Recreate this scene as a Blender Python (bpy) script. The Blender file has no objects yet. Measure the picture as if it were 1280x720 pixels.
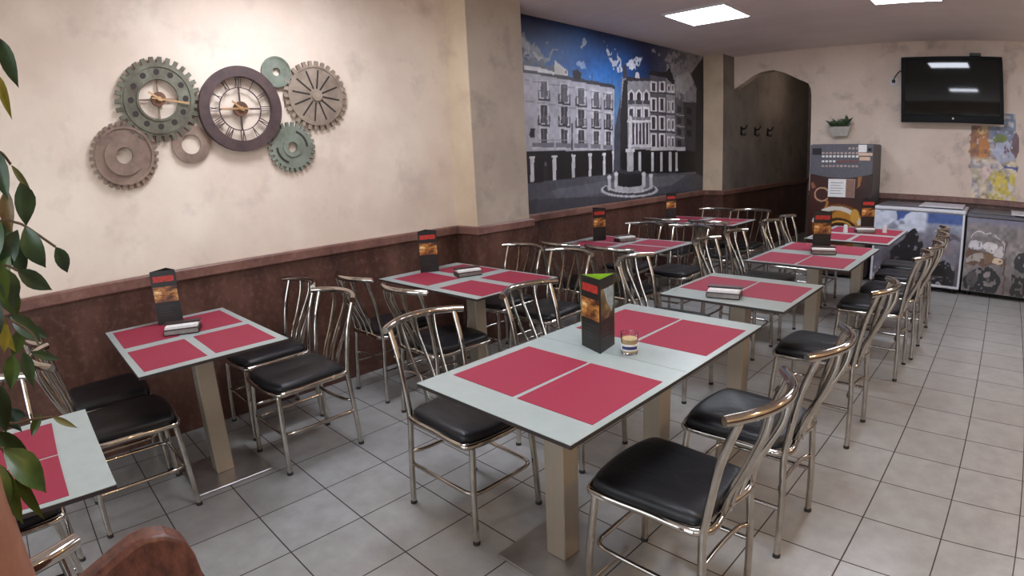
import bpy, math, random
import numpy as np
from mathutils import Vector, Matrix

C = bpy.context.scene.collection
SC = bpy.context.scene
PI = math.pi
random.seed(4)

# ------------------------------------------------------------------ camera
cd = bpy.data.cameras.new('camera')
cam = bpy.data.objects.new('camera', cd)
C.objects.link(cam)
cd.type = 'PANO'                       # the photo was taken through a wide lens with barrel bending
cd.sensor_width = 36.0
cd.sensor_fit = 'HORIZONTAL'
cd.panorama_type = 'FISHEYE_LENS_POLYNOMIAL' if hasattr(cd, 'panorama_type') else cd.type
cy = cd.cycles if not hasattr(cd, 'panorama_type') else cd
cy.panorama_type = 'FISHEYE_LENS_POLYNOMIAL'
cy.fisheye_fov = math.radians(170)
cy.fisheye_polynomial_k0 = 0.0
cy.fisheye_polynomial_k1 = -5.09182994e-02
cy.fisheye_polynomial_k2 = -6.47318912e-05
cy.fisheye_polynomial_k3 = 4.87931612e-05
cy.fisheye_polynomial_k4 = -1.64048809e-06
CM = Matrix(((0.7105426956153703, -0.12332983865410685, 0.69276174014245),
             (0.7020690430780215, 0.19030113086088257, -0.6862102726894872),
             (-0.047203140352675955, 0.9739482688986214, 0.2218031403074004)))
CAM = Vector((0.32214549, -2.97430778, 1.47033076))
cam.matrix_world = Matrix.Translation(CAM) @ CM.to_4x4()
cd.clip_start = 0.02
SC.camera = cam

# ------------------------------------------------------------------ view, world, lights
SC.view_settings.view_transform = 'Standard'
SC.view_settings.look = 'None'
SC.view_settings.gamma = 1.0
SC.view_settings.use_curve_mapping = False
SC.view_settings.exposure = 0.4
SC.cycles.max_bounces = 8
SC.cycles.use_denoising = True
PANEL_STRENGTH = 22.0
DAY_W = 28.0
WARM_W = 42.0
HALL_W = 5.0

wd = bpy.data.worlds.new('world'); SC.world = wd
wd.use_nodes = True
wd.node_tree.nodes['Background'].inputs[0].default_value = (0.75, 0.85, 1.0, 1)
wd.node_tree.nodes['Background'].inputs[1].default_value = 1.0

def area(name, loc, rot, sx, sy, power, col):
    l = bpy.data.lights.new(name, 'AREA'); l.shape = 'RECTANGLE'
    l.size = sx; l.size_y = sy; l.energy = power; l.color = col
    o = bpy.data.objects.new(name, l); C.objects.link(o)
    o.location = loc; o.rotation_euler = rot
    return o
# daylight in the three openings of the shop front (behind the camera)
YF = -4.75
WIN = [(-2.55, -1.15, 0.55, 2.45), (-0.75, 0.45, 0.05, 2.45), (0.75, 2.0, 0.55, 2.45)]
for i, (x0, x1, z0, z1) in enumerate(WIN):
    area('daylight', ((x0+x1)/2, YF-0.14, (z0+z1)/2), (math.radians(90), 0, 0), x1-x0, z1-z0,
         DAY_W*(x1-x0)*(z1-z0)/2.5*(0.6, 1.15, 0.3)[i], (0.86, 0.94, 1.0))

# ------------------------------------------------------------------ helpers
def lin(c):
    if isinstance(c, str): c = [int(c[i:i+2], 16) for i in (0, 2, 4)]
    c = [v/255.0 for v in c]
    return tuple(v/12.92 if v <= 0.04045 else ((v+0.055)/1.055)**2.4 for v in c)
def lin4(c): return (*lin(c), 1.0)

class NT:
    def __init__(s, name):
        s.m = bpy.data.materials.new(name); s.m.use_nodes = True
        s.t = s.m.node_tree; s.b = s.t.nodes['Principled BSDF']
    def n(s, typ, **kw):
        n = s.t.nodes.new(typ)
        for k, v in kw.items():
            if k.startswith('i_'):
                key = k[2:]
                n.inputs[int(key) if key.isdigit() else key.replace('_', ' ')].default_value = v
            else: setattr(n, k, v)
        return n
    def l(s, a, b): s.t.links.new(a, b)
    def math(s, op, a, b=None):
        n = s.t.nodes.new('ShaderNodeMath'); n.operation = op
        for i, v in enumerate((a, b)):
            if v is None: continue
            if isinstance(v, (int, float)): n.inputs[i].default_value = v
            else: s.l(v, n.inputs[i])
        return n.outputs[0]
    def pos(s): return s.n('ShaderNodeNewGeometry').outputs['Position']
    def obj(s): return s.n('ShaderNodeTexCoord').outputs['Object']
    def noise(s, vec, scale, detail=4, rough=0.55):
        n = s.n('ShaderNodeTexNoise'); n.inputs['Scale'].default_value = scale
        n.inputs['Detail'].default_value = detail; n.inputs['Roughness'].default_value = rough
        s.l(vec, n.inputs['Vector']); return n.outputs[0]
    def ramp(s, fac, stops):
        r = s.n('ShaderNodeValToRGB'); e = r.color_ramp.elements
        e[0].position, e[0].color = stops[0][0], lin4(stops[0][1])
        e[1].position, e[1].color = stops[-1][0], lin4(stops[-1][1])
        for p, c in stops[1:-1]:
            k = e.new(p); k.color = lin4(c)
        s.l(fac, r.inputs[0]); return r.outputs[0]
    def mix(s, fac, a, b, mode='MIX'):
        n = s.n('ShaderNodeMix', data_type='RGBA', blend_type=mode)
        if isinstance(fac, (int, float)): n.inputs[0].default_value = fac
        else: s.l(fac, n.inputs[0])
        for i, v in ((6, a), (7, b)):
            if isinstance(v, (tuple, list, str)): n.inputs[i].default_value = lin4(v)
            else: s.l(v, n.inputs[i])
        return n.outputs[2]
    def base(s, c):
        if isinstance(c, (tuple, list, str)): s.b.inputs['Base Color'].default_value = lin4(c)
        else: s.l(c, s.b.inputs['Base Color'])
    def set(s, **kw):
        for k, v in kw.items(): s.b.inputs[k.replace('_', ' ')].default_value = v
        return s
    def bump(s, h, strength=0.2, dist=0.002):
        n = s.n('ShaderNodeBump'); n.inputs['Strength'].default_value = strength
        n.inputs['Distance'].default_value = dist
        s.l(h, n.inputs['Height']); s.l(n.outputs[0], s.b.inputs['Normal'])

def plain(name, c, rough=0.5, metal=0.0, var=0.08, scale=30, bump=0.0):
    t = NT(name)
    d = tuple(int(v*(1-var)) for v in ([int(c[i:i+2], 16) for i in (0, 2, 4)] if isinstance(c, str) else c))
    nz = t.noise(t.obj(), scale)
    t.base(t.ramp(nz, [(0.3, d), (0.7, c)]))
    t.set(Roughness=rough, Metallic=metal)
    if bump: t.bump(nz, bump)
    return t.m

def plaster(name, c1, c2, c3, spots=0.5):
    t = NT(name); p = t.pos()
    big = t.noise(p, 1.1, 6, 0.6); mid = t.noise(p, 3.2, 6, 0.62); fine = t.noise(p, 60, 3)
    a = t.ramp(big, [(0.38, c2), (0.62, c1)])
    f = t.ramp(mid, [(0.54, (0, 0, 0)), (0.74, (255, 255, 255))])
    b = t.mix(t.math('MULTIPLY', f, spots), a, c3)
    t.base(b); t.set(Roughness=0.72)
    t.bump(t.math('ADD', fine, t.math('MULTIPLY', mid, 2.0)), 0.18, 0.004)
    return t.m

def wood_stain(name, cs, WS=2.6):
    t = NT(name); p = t.pos()
    mp = t.n('ShaderNodeMapping'); mp.inputs['Scale'].default_value = (1, 1, 0.55); t.l(p, mp.inputs[0])
    n1 = t.noise(mp.outputs[0], WS, 8, 0.66); n2 = t.noise(p, WS*10, 5, 0.6)
    c = t.ramp(n1, [(0.3, cs[0]), (0.5, cs[1]), (0.68, cs[2])])
    c = t.mix(t.math('MULTIPLY', t.ramp(n2, [(0.5, (0, 0, 0)), (0.75, (255, 255, 255))]), 0.35), c, cs[3])
    t.base(c); t.set(Roughness=0.42); t.bump(n2, 0.12, 0.002)
    return t.m

M = {}
M['plaster'] = plaster('cream_plaster', (233, 218, 200), (214, 194, 176), (178, 160, 148), 0.55)
M['plaster_grey'] = plaster('grey_beige_plaster', (190, 176, 158), (168, 153, 138), (132, 120, 112), 0.7)
M['plaster_tan'] = plaster('tan_plaster', (212, 192, 165), (190, 168, 142), (160, 140, 120), 0.5)
M['plaster_back'] = plaster('back_wall_plaster', (224, 206, 190), (208, 188, 173), (140, 122, 114), 0.75)
M['plaster_shaded'] = plaster('shaded_hallway_plaster', (138, 128, 118), (112, 102, 95), (86, 78, 74), 0.7)  # wall plaster darkened in colour for the unlit hallway
M['wainscot'] = wood_stain('stained_wainscot', ((46, 29, 25), (80, 50, 41), (108, 74, 62), (146, 114, 100)))
M['cap'] = wood_stain('stained_cap_rail', ((82, 54, 48), (116, 80, 70), (136, 100, 88), (160, 128, 116)))
M['rust_panel'] = wood_stain('mottled_red_brown', ((62, 34, 28), (100, 60, 48), (122, 80, 64), (36, 26, 22)), 55.0)

def floor_mat():
    t = NT('floor_tiles'); p = t.pos()
    sx = t.n('ShaderNodeSeparateXYZ'); t.l(p, sx.inputs[0])
    u = t.math('DIVIDE', sx.outputs[0], 0.333); v = t.math('DIVIDE', sx.outputs[1], 0.333)
    def edge(q):
        f = t.math('FRACT', t.math('ADD', q, 100.0))
        return t.math('MINIMUM', f, t.math('SUBTRACT', 1.0, f))
    e = t.math('MINIMUM', edge(u), edge(v))
    g = t.math('LESS_THAN', e, 0.0088)
    cm = t.n('ShaderNodeCombineXYZ')
    t.l(t.math('FLOOR', t.math('ADD', u, 100.0)), cm.inputs[0]); t.l(t.math('FLOOR', t.math('ADD', v, 100.0)), cm.inputs[1])
    w = t.n('ShaderNodeTexWhiteNoise'); t.l(cm.outputs[0], w.inputs[0])
    nz = t.noise(p, 9, 6, 0.6); nf = t.noise(p, 120, 3)
    c = t.ramp(nz, [(0.3, (142, 141, 139)), (0.7, (164, 164, 163))])
    c = t.mix(t.math('MULTIPLY', w.outputs[0], 0.28), c, (128, 124, 118))
    c = t.mix(t.math('MULTIPLY', nf, 0.25), c, (128, 126, 122))
    c = t.mix(g, c, (58, 49, 46)); t.base(c)
    rg = t.n('ShaderNodeMapRange'); rg.inputs[3].default_value = 0.30; rg.inputs[4].default_value = 0.85
    t.l(g, rg.inputs[0]); t.l(rg.outputs[0], t.b.inputs['Roughness'])
    t.bump(t.math('SUBTRACT', t.math('MULTIPLY', nf, 0.15), g), 0.3, 0.002)
    return t.m
def ceil_mat():
    t = NT('ceiling_boards'); p = t.pos()
    sx = t.n('ShaderNodeSeparateXYZ'); t.l(p, sx.inputs[0])
    q = t.math('ADD', t.math('DIVIDE', t.math('SUBTRACT', sx.outputs[1], 0.73), 0.603), 100.0)
    f = t.math('FRACT', q)
    g = t.math('LESS_THAN', t.math('MINIMUM', f, t.math('SUBTRACT', 1.0, f)), 0.012)
    c = t.ramp(t.noise(p, 2.0, 4), [(0.3, (220, 206, 200)), (0.7, (232, 218, 212))])
    t.base(t.mix(g, c, (238, 228, 222))); t.set(Roughness=0.7)
    return t.m
M['floor'] = floor_mat(); M['ceiling'] = ceil_mat()
def chrome():
    t = NT('polished_chrome'); nz = t.noise(t.obj(), 14, 4)
    t.base(t.ramp(nz, [(0.3, (176, 170, 162)), (0.7, (206, 200, 192))])); t.set(Metallic=1.0, Roughness=0.1)
    return t.m
M['chrome'] = chrome()
M['rubber'] = plain('dark_rubber_foot', (36, 33, 32), 0.6)
def vinyl():
    t = NT('black_vinyl'); p = t.obj()
    mp = t.n('ShaderNodeMapping'); mp.inputs['Scale'].default_value = (4, 18, 4); t.l(p, mp.inputs[0])
    nz = t.noise(mp.outputs[0], 3.0, 5, 0.6)
    t.base(t.ramp(nz, [(0.3, (15, 15, 18)), (0.75, (30, 30, 34))])); t.set(Roughness=0.4); t.b.inputs['Specular IOR Level'].default_value = 0.4; t.bump(nz, 0.45, 0.004)
    return t.m
M['vinyl'] = vinyl()
M['top'] = plain('pale_grey_laminate', (158, 168, 165), 0.32, 0, 0.04, 18)
M['top_edge'] = plain('dark_laminate_edge', (48, 40, 38), 0.45)
def brushed():
    t = NT('brushed_steel'); p = t.obj()
    mp = t.n('ShaderNodeMapping'); mp.inputs['Scale'].default_value = (60, 60, 1.5); t.l(p, mp.inputs[0])
    nz = t.noise(mp.outputs[0], 3.0, 3)
    t.base(t.ramp(nz, [(0.3, (172, 160, 143)), (0.7, (177, 165, 148))])); t.set(Metallic=0.55, Roughness=0.42)
    return t.m
M['brushed'] = brushed()
M['plate'] = plain('steel_base_plate', (164, 160, 156), 0.3, 0.75, 0.12, 9)
M['mat_red'] = plain('red_paper', (146, 30, 58), 0.7, 0, 0.07, 160, 0.05)
M['menu_black'] = plain('black_card', (30, 26, 24), 0.45, 0, 0.2, 40)
M['menu_lime'] = plain('lime_card', (150, 200, 40), 0.6)
M['menu_red'] = plain('red_print', (196, 52, 40), 0.5, 0, 0.35, 90)
M['menu_grey'] = plain('grey_print', (66, 60, 54), 0.5)
def food():
    t = NT('food_print'); p = t.obj()
    mp = t.n('ShaderNodeMapping'); mp.inputs['Scale'].default_value = (1, 1, 2.2); t.l(p, mp.inputs[0]); n1 = t.noise(mp.outputs[0], 15, 3, 0.6)
    c = t.ramp(n1, [(0.34, (70, 40, 22)), (0.46, (140, 84, 40)), (0.56, (190, 134, 66)), (0.68, (236, 206, 156))])
    t.base(c); t.set(Roughness=0.4); return t.m
def drink():
    t = NT('drink_print'); n1 = t.noise(t.obj(), 20, 3, 0.5)
    t.base(t.ramp(n1, [(0.34, (48, 40, 28)), (0.5, (96, 80, 46)), (0.64, (140, 122, 76))])); t.set(Roughness=0.4); return t.m
M['pale_print'] = plain('pale_blue_print', (168, 188, 194), 0.45, 0, 0.25, 60)
M['food'] = food(); M['drink'] = drink()
M['white_paper'] = plain('white_paper', (232, 230, 228), 0.7, 0, 0.05, 60)
M['disp_dark'] = plain('dark_brown_box', (52, 36, 34), 0.4, 0, 0.2)
M['disp_steel'] = plain('steel_box', (150, 142, 136), 0.3, 0.7, 0.15)
M['gear_green'] = None
def patina(name, a, b, c, metal=0.25):
    t = NT(name); p = t.obj(); n1 = t.noise(p, 9, 6, 0.65); n2 = t.noise(p, 60, 4)
    k = t.ramp(n1, [(0.33, a), (0.52, b), (0.7, c)])
    t.base(t.mix(t.math('MULTIPLY', n2, 0.3), k, a)); t.set(Metallic=metal, Roughness=0.6); t.bump(n2, 0.2, 0.002)
    return t.m
M['gear_green'] = patina('green_patina', (82, 74, 62), (108, 106, 90), (130, 130, 114))
M['gear_mint'] = patina('mint_patina', (104, 106, 92), (124, 132, 118), (142, 148, 134))
M['gear_brown'] = patina('brown_patina', (112, 92, 80), (140, 118, 104), (160, 138, 122))
M['gear_taupe'] = patina('taupe_patina', (128, 112, 98), (152, 136, 120), (172, 154, 138))
M['clock_brown'] = patina('dark_brown_clock', (62, 46, 46), (78, 60, 58), (92, 72, 68), 0.15)
M['gap_shade'] = plain('painted_gap_shade', (52, 44, 40), 0.8)  # dark colour for the shade in gear holes and slots, no real openings
M['hub'] = patina('hub_brown', (84, 58, 46), (112, 80, 62), (140, 106, 82), 0.5)
M['gold'] = plain('pale_gold_hand', (196, 160, 118), 0.35, 0.7)
def leafm(name, a, b):
    t = NT(name); n1 = t.noise(t.obj(), 22, 4)
    t.base(t.ramp(n1, [(0.35, a), (0.65, b)])); t.set(Roughness=0.38)
    t.b.inputs['Transmission Weight'].default_value = 0.0
    return t.m
LEAF = [leafm('leaf_green', (36, 54, 30), (58, 80, 46)), leafm('leaf_yellow', (120, 116, 30), (160, 148, 50)),
        leafm('leaf_olive', (96, 100, 60), (128, 128, 84)), leafm('leaf_brown', (104, 84, 50), (140, 116, 76)),
        leafm('leaf_bright', (46, 70, 24), (78, 102, 40)), leafm('leaf_deep', (26, 50, 40), (44, 72, 58))]
M['twig'] = plain('twig_bark', (92, 74, 52), 0.7)
M['terracotta'] = plain('terracotta', (168, 116, 92), 0.75, 0, 0.2, 14, 0.1)
M['soil'] = plain('soil', (50, 38, 30), 0.95, 0, 0.4, 60, 0.4)
M['tv_black'] = plain('tv_bezel', (9, 8, 9), 0.4, 0, 0.1); M['tv_black'].node_tree.nodes['Principled BSDF'].inputs['Specular IOR Level'].default_value = 0.12
def screen():
    t = NT('tv_screen'); t.base((20, 20, 18)); t.set(Roughness=0.04); t.b.inputs['Specular IOR Level'].default_value = 0.35; return t.m
M['screen'] = screen()
M['vm_grey'] = plain('vending_grey', (96, 94, 102), 0.45, 0.1, 0.1)
M['vm_body'] = plain('vending_body', (74, 70, 72), 0.5, 0, 0.1)
M['black'] = plain('black_plastic', (20, 18, 18), 0.4)
M['white_plastic'] = plain('white_plastic', (214, 212, 210), 0.4, 0, 0.04)
M['button'] = plain('button_pale', (206, 184, 176), 0.4, 0, 0.35, 60)
M['button_white'] = plain('button_white', (232, 232, 228), 0.3, 0, 0.05)
M['button_red'] = plain('button_red', (150, 84, 78), 0.4, 0, 0.3, 60)
M['peach'] = plain('peach_label', (226, 190, 160), 0.5)
M['brown_print'] = plain('brown_print', (140, 106, 92), 0.6)
M['freezer_white'] = plain('freezer_white', (206, 206, 212), 0.35, 0, 0.04)
M['frame_alu'] = plain('window_frame_metal', (120, 116, 112), 0.4, 0.6)
M['pot_white'] = plain('white_ceramic', (206, 198, 190), 0.4)
M['wax'] = plain('cream_wax', (226, 196, 140), 0.5)
M['blue_label'] = plain('blue_print', (52, 60, 120), 0.5, 0, 0.4, 120)
def glass():
    t = NT('clear_glass'); t.base((245, 245, 245)); t.set(Roughness=0.03, IOR=1.45); t.b.inputs['Transmission Weight'].default_value = 1.0
    return t.m
M['glass'] = glass()
def emis(name, c, s):
    t = NT(name); t.base((255, 255, 255))
    t.b.inputs['Emission Color'].default_value = lin4(c); t.b.inputs['Emission Strength'].default_value = s; return t.m
M['led'] = emis('led_diffuser', (236, 242, 255), PANEL_STRENGTH)
def vcol(name, rough=0.5, grain=0.0):
    t = NT(name); a = t.n('ShaderNodeVertexColor'); a.layer_name = 'print'
    c = a.outputs[0]
    if grain:
        c = t.mix(t.math('MULTIPLY', t.noise(t.obj(), 140, 3), grain), c, (30, 30, 34))
    t.l(c, t.b.inputs['Base Color']); t.set(Roughness=rough); return t.m
M['print'] = vcol('printed_picture', 0.5, 0.15)
M['print_gloss'] = vcol('printed_vinyl', 0.3)

class B:
    """collects shapes for ONE mesh object"""
    def __init__(s): s.v = []; s.f = []; s.mi = []
    def add(s, vs, fs, mi=0):
        o = len(s.v); s.v += [tuple(v) for v in vs]
        for f in fs: s.f.append([i+o for i in f]); s.mi.append(mi)
        return s
    def box(s, x0, x1, y0, y1, z0, z1, mi=0, bev=0.0, top_mi=None):
        if bev <= 0:
            vs = [(x, y, z) for z in (z0, z1) for y in (y0, y1) for x in (x0, x1)]
            fs = [(0, 2, 3, 1), (4, 5, 7, 6), (0, 1, 5, 4), (2, 6, 7, 3), (0, 4, 6, 2), (1, 3, 7, 5)]
            o = len(s.f); s.add(vs, fs, mi)
            if top_mi is not None: s.mi[o+1] = top_mi
            return s
        b = min(bev, (x1-x0)/2.01, (y1-y0)/2.01, (z1-z0)/2.01)
        pts = []
        idx = {}
        for ix, X in ((0, x0), (1, x1)):
            for iy, Y in ((0, y0), (1, y1)):
                for iz, Z in ((0, z0), (1, z1)):
                    sx, sy, sz = (1 if ix == 0 else -1), (1 if iy == 0 else -1), (1 if iz == 0 else -1)
                    for ax in range(3):
                        p = [X+sx*b, Y+sy*b, Z+sz*b]
                        p[ax] = (X, Y, Z)[ax]
                        idx[(ix, iy, iz, ax)] = len(pts); pts.append(p)
        fs = []
        def q(*k): return [idx[i] for i in k]
        for e in (0, 1):
            fs.append(q((e, 0, 0, 0), (e, 1, 0, 0), (e, 1, 1, 0), (e, 0, 1, 0)))
            fs.append(q((0, e, 0, 1), (1, e, 0, 1), (1, e, 1, 1), (0, e, 1, 1)))
            fs.append(q((0, 0, e, 2), (1, 0, e, 2), (1, 1, e, 2), (0, 1, e, 2)))
        for a in (0, 1):
            for c in (0, 1):
                fs.append(q((a, c, 0, 0), (a, c, 1, 0), (a, c, 1, 1), (a, c, 0, 1)))
                fs.append(q((a, 0, c, 0), (a, 1, c, 0), (a, 1, c, 2), (a, 0, c, 2)))
                fs.append(q((0, a, c, 1), (1, a, c, 1), (1, a, c, 2), (0, a, c, 2)))
        for a in (0, 1):
            for c in (0, 1):
                for d in (0, 1): fs.append(q((a, c, d, 0), (a, c, d, 1), (a, c, d, 2)))
        return s.add(pts, fs, mi)
    def tube(s, path, r, n=10, closed=False, caps=True, mi=0, flat=None):
        P = [Vector(p) for p in path]; m = len(P)
        R = r if isinstance(r, (list, tuple)) else [r]*m
        vs = []; up = None
        for i in range(m):
            if closed: t = (P[(i+1) % m]-P[i-1])
            else: t = P[min(i+1, m-1)]-P[max(i-1, 0)]
            t.normalize()
            if up is None:
                up = Vector((0, 0, 1)) if abs(t.z) < 0.9 else Vector((0, 1, 0))
            a = t.cross(up)
            if a.length < 1e-6: a = t.cross(Vector((1, 0, 0)))
            a.normalize(); b = a.cross(t).normalized(); up = b
            for k in range(n):
                w = 2*PI*k/n
                fx, fy = (R[i], R[i]) if flat is None else (flat[0], flat[1])
                vs.append(P[i]+a*math.cos(w)*fx+b*math.sin(w)*fy)
        fs = []
        for i in range(m if closed else m-1):
            j = (i+1) % m
            for k in range(n):
                l = (k+1) % n
                fs.append((i*n+k, i*n+l, j*n+l, j*n+k))
        if caps and not closed:
            fs.append(tuple(range(n-1, -1, -1))); fs.append(tuple((m-1)*n+k for k in range(n)))
        return s.add(vs, fs, mi)
    def lathe(s, prof, c=(0, 0, 0), n=28, mi=0, axis='z'):
        vs = []; fs = []; m = len(prof)
        for r, z in prof:
            for k in range(n):
                w = 2*PI*k/n
                a, b = r*math.cos(w), r*math.sin(w)
                vs.append((c[0]+a, c[1]+b, c[2]+z) if axis == 'z' else (c[0]+z, c[1]+a, c[2]+b))
        for i in range(m-1):
            for k in range(n):
                l = (k+1) % n; fs.append((i*n+k, i*n+l, (i+1)*n+l, (i+1)*n+k))
        if prof[0][0] > 1e-5: fs.append(tuple(range(n-1, -1, -1)))
        if prof[-1][0] > 1e-5: fs.append(tuple((m-1)*n+k for k in range(n)))
        return s.add(vs, fs, mi)
    def prism(s, poly, d0, d1, axis='z', mi=0):
        n = len(poly)
        def mk(p, d):
            return (p[0], p[1], d) if axis == 'z' else ((d, p[0], p[1]) if axis == 'x' else (p[0], d, p[1]))
        vs = [mk(p, d0) for p in poly]+[mk(p, d1) for p in poly]
        fs = [tuple(range(n-1, -1, -1)), tuple(range(n, 2*n))]+[(i, (i+1) % n, n+(i+1) % n, n+i) for i in range(n)]
        return s.add(vs, fs, mi)
    def ring(s, outer, inner, d0, d1, mi=0):
        """outer / inner: matching loops of (y, z); extruded along x from d0 to d1"""
        n = len(outer); vs = []
        for d in (d0, d1):
            vs += [(d, *p) for p in outer]+[(d, *p) for p in inner]
        fs = []
        for i in range(n):
            j = (i+1) % n
            fs += [(2*n+i, 2*n+j, 3*n+j, 3*n+i), (j, i, n+i, n+j), (i, j, 2*n+j, 2*n+i), (n+j, n+i, 3*n+i, 3*n+j)]
        return s.add(vs, fs, mi)
    def xf(s, mat):
        s.v = [tuple(mat @ Vector(v)) for v in s.v]; return s

def obj(name, b, mat, parent=None, smooth=0.7, loc=None, bevel=0.0):
    me = bpy.data.meshes.new(name)
    me.from_pydata(b.v, [], b.f)
    for m in (mat if isinstance(mat, (list, tuple)) else [mat]): me.materials.append(m)
    me.polygons.foreach_set('material_index', b.mi)
    import bmesh
    bm = bmesh.new(); bm.from_mesh(me); bmesh.ops.recalc_face_normals(bm, faces=bm.faces); bm.to_mesh(me); bm.free()
    if smooth:
        me.shade_smooth(); me.set_sharp_from_angle(angle=smooth)
    me.update()
    o = bpy.data.objects.new(name, me); C.objects.link(o)
    if parent: o.parent = parent
    if loc is not None: o.location = loc
    if bevel:
        md = o.modifiers.new('bevel', 'BEVEL'); md.width = bevel; md.segments = 2; md.limit_method = 'ANGLE'
    return o
def tag(o, label, cat, group=None):
    o['label'] = label; o['category'] = cat
    if group: o['group'] = group
    return o
def thing(name, label, cat, loc=(0, 0, 0), rz=0.0, group=None):
    o = bpy.data.objects.new(name, None); C.objects.link(o); o.empty_display_size = 0.1
    o.location = loc; o.rotation_euler = (0, 0, rz)
    return tag(o, label, cat, group)
def struct(name, b, mat, smooth=0.5):
    o = obj(name, b, mat, None, smooth); o['kind'] = 'structure'; return o
def dup(root, loc, rz, label, group=None):
    r = root.copy(); C.objects.link(r); r.location = loc; r.rotation_euler = (0, 0, rz); r['label'] = label
    if group: r['group'] = group
    for ch in list(root.children):
        c = ch.copy(); C.objects.link(c); c.parent = r
        for g in list(ch.children):
            d = g.copy(); C.objects.link(d); d.parent = c
    return r
def sm(pts, k=6, closed=False):
    P = [Vector(p) for p in pts]; n = len(P); out = []
    for i in range(n if closed else n-1):
        g = (lambda j: P[j % n]) if closed else (lambda j: P[max(0, min(n-1, j))])
        a, b, c, d = g(i-1), g(i), g(i+1), g(i+2)
        for s in range(k):
            t = s/k
            out.append(0.5*((2*b)+(c-a)*t+(2*a-5*b+4*c-d)*t*t+(3*b-a-3*c+d)*t**3))
    if not closed: out.append(P[-1])
    return out

def inpoly(X, Y, poly):
    r = np.zeros(X.shape, bool); n = len(poly); j = n-1
    for i in range(n):
        xi, yi = poly[i]; xj, yj = poly[j]
        if yi != yj:
            c = ((yi > Y) != (yj > Y)) & (X < (xj-xi)*(Y-yi)/(yj-yi)+xi)
            r ^= c
        j = i
    return r
def painted(name, origin, U, V, u0, u1, v0, v1, nx, ny, base, shapes, mat, parent=None, mask=None, warp=0.0, nw=0):
    """a printed flat picture as a fine mesh: colours per vertex, in picture coordinates (u, v) in metres"""
    us = np.linspace(u0, u1, nx+1); vs = np.linspace(v0, v1, ny+1)
    X, Y = np.meshgrid(us, vs)
    col = base(X, Y)
    XW = X+warp*(nz2(X, Y, 9, 51)-0.5)+warp*0.6*(nz2(X, Y, 22, 52)-0.5)
    YW = Y+warp*(nz2(X, Y, 9, 53)-0.5)+warp*0.6*(nz2(X, Y, 22, 54)-0.5)
    for i, (c, poly) in enumerate(shapes):
        k = inpoly(XW, YW, poly) if i < nw else inpoly(X, Y, poly)
        if i < nw: k = k & (nz2(X, Y, 30, 60+i) > 0.22)
        col[k] = lin(c)
    if nw: col = col*(0.82+0.36*nz2(X, Y, 26, 77))[..., None]*(0.86+0.28*nz2(X, Y, 4, 78))[..., None]
    o3 = np.array(origin, float); U = np.array(U, float); V = np.array(V, float)
    P = o3+X[..., None]*U+Y[..., None]*V
    idx = np.arange((nx+1)*(ny+1)).reshape(ny+1, nx+1)
    q = np.stack([idx[:-1, :-1], idx[:-1, 1:], idx[1:, 1:], idx[1:, :-1]], -1).reshape(-1, 4)
    if mask is not None:
        mk = mask(X, Y); ok = (mk[:-1, :-1] & mk[1:, 1:] & mk[1:, :-1] & mk[:-1, 1:]).reshape(-1); q = q[ok]
    me = bpy.data.meshes.new(name)
    me.from_pydata(P.reshape(-1, 3).tolist(), [], q.tolist())
    me.materials.append(mat)
    at = me.color_attributes.new('print', 'FLOAT_COLOR', 'POINT')
    at.data.foreach_set('color', np.concatenate([col.reshape(-1, 3), np.ones((col.size//3, 1))], 1).astype(np.float32).ravel())
    o = bpy.data.objects.new(name, me); C.objects.link(o)
    if parent: o.parent = parent
    return o
def nz2(X, Y, s, seed):
    """smooth value noise on arrays"""
    rng = np.random.RandomState(seed); g = rng.rand(64, 64)
    x = X*s+100; y = Y*s+100; xi = np.floor(x).astype(int); yi = np.floor(y).astype(int)
    fx = x-xi; fy = y-yi; fx = fx*fx*(3-2*fx); fy = fy*fy*(3-2*fy)
    G = lambda a, b: g[a % 64, b % 64]
    return (G(xi, yi)*(1-fx)+G(xi+1, yi)*fx)*(1-fy)+(G(xi, yi+1)*(1-fx)+G(xi+1, yi+1)*fx)*fy
def L3(c): return np.array(lin(c))

# ------------------------------------------------------------------ room shell
XL, XR, YB, ZC = -3.21, 2.35, 4.65, 2.75
YEND = 8.0
struct('floor', B().box(XL-0.2, XR+0.2, YF-0.2, YEND+0.2, -0.1, 0.0), M['floor'], 0)
struct('ceiling', B().box(XL-0.2, XR+0.2, YF-0.2, YEND+0.2, ZC, ZC+0.1), M['ceiling'], 0)
struct('wall_left', B().box(XL-0.2, XL, YF-0.2, YEND, 0, ZC), M['plaster'], 0)
struct('wall_right', B().box(XR, XR+0.2, YF-0.2, YEND, 0, ZC), M['plaster_tan'], 0)
# back wall with the uneven arched opening
arch = [(-2.93, 2.33), (-2.79, 2.40), (-2.68, 2.47), (-2.55, 2.52), (-2.40, 2.53), (-2.27, 2.49), (-2.15, 2.43),
        (-2.07, 2.385), (-1.99, 2.35), (-1.94, 2.32), (-1.91, 2.26), (-1.90, 2.18)]
poly = [(XL, ZC), (XL, 2.33)]+arch+[(-1.90, 0), (XR, 0), (XR, ZC)]
struct('wall_back', B().prism(poly, YB, YB+0.18, 'y'), M['plaster_back'], 0)
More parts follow.
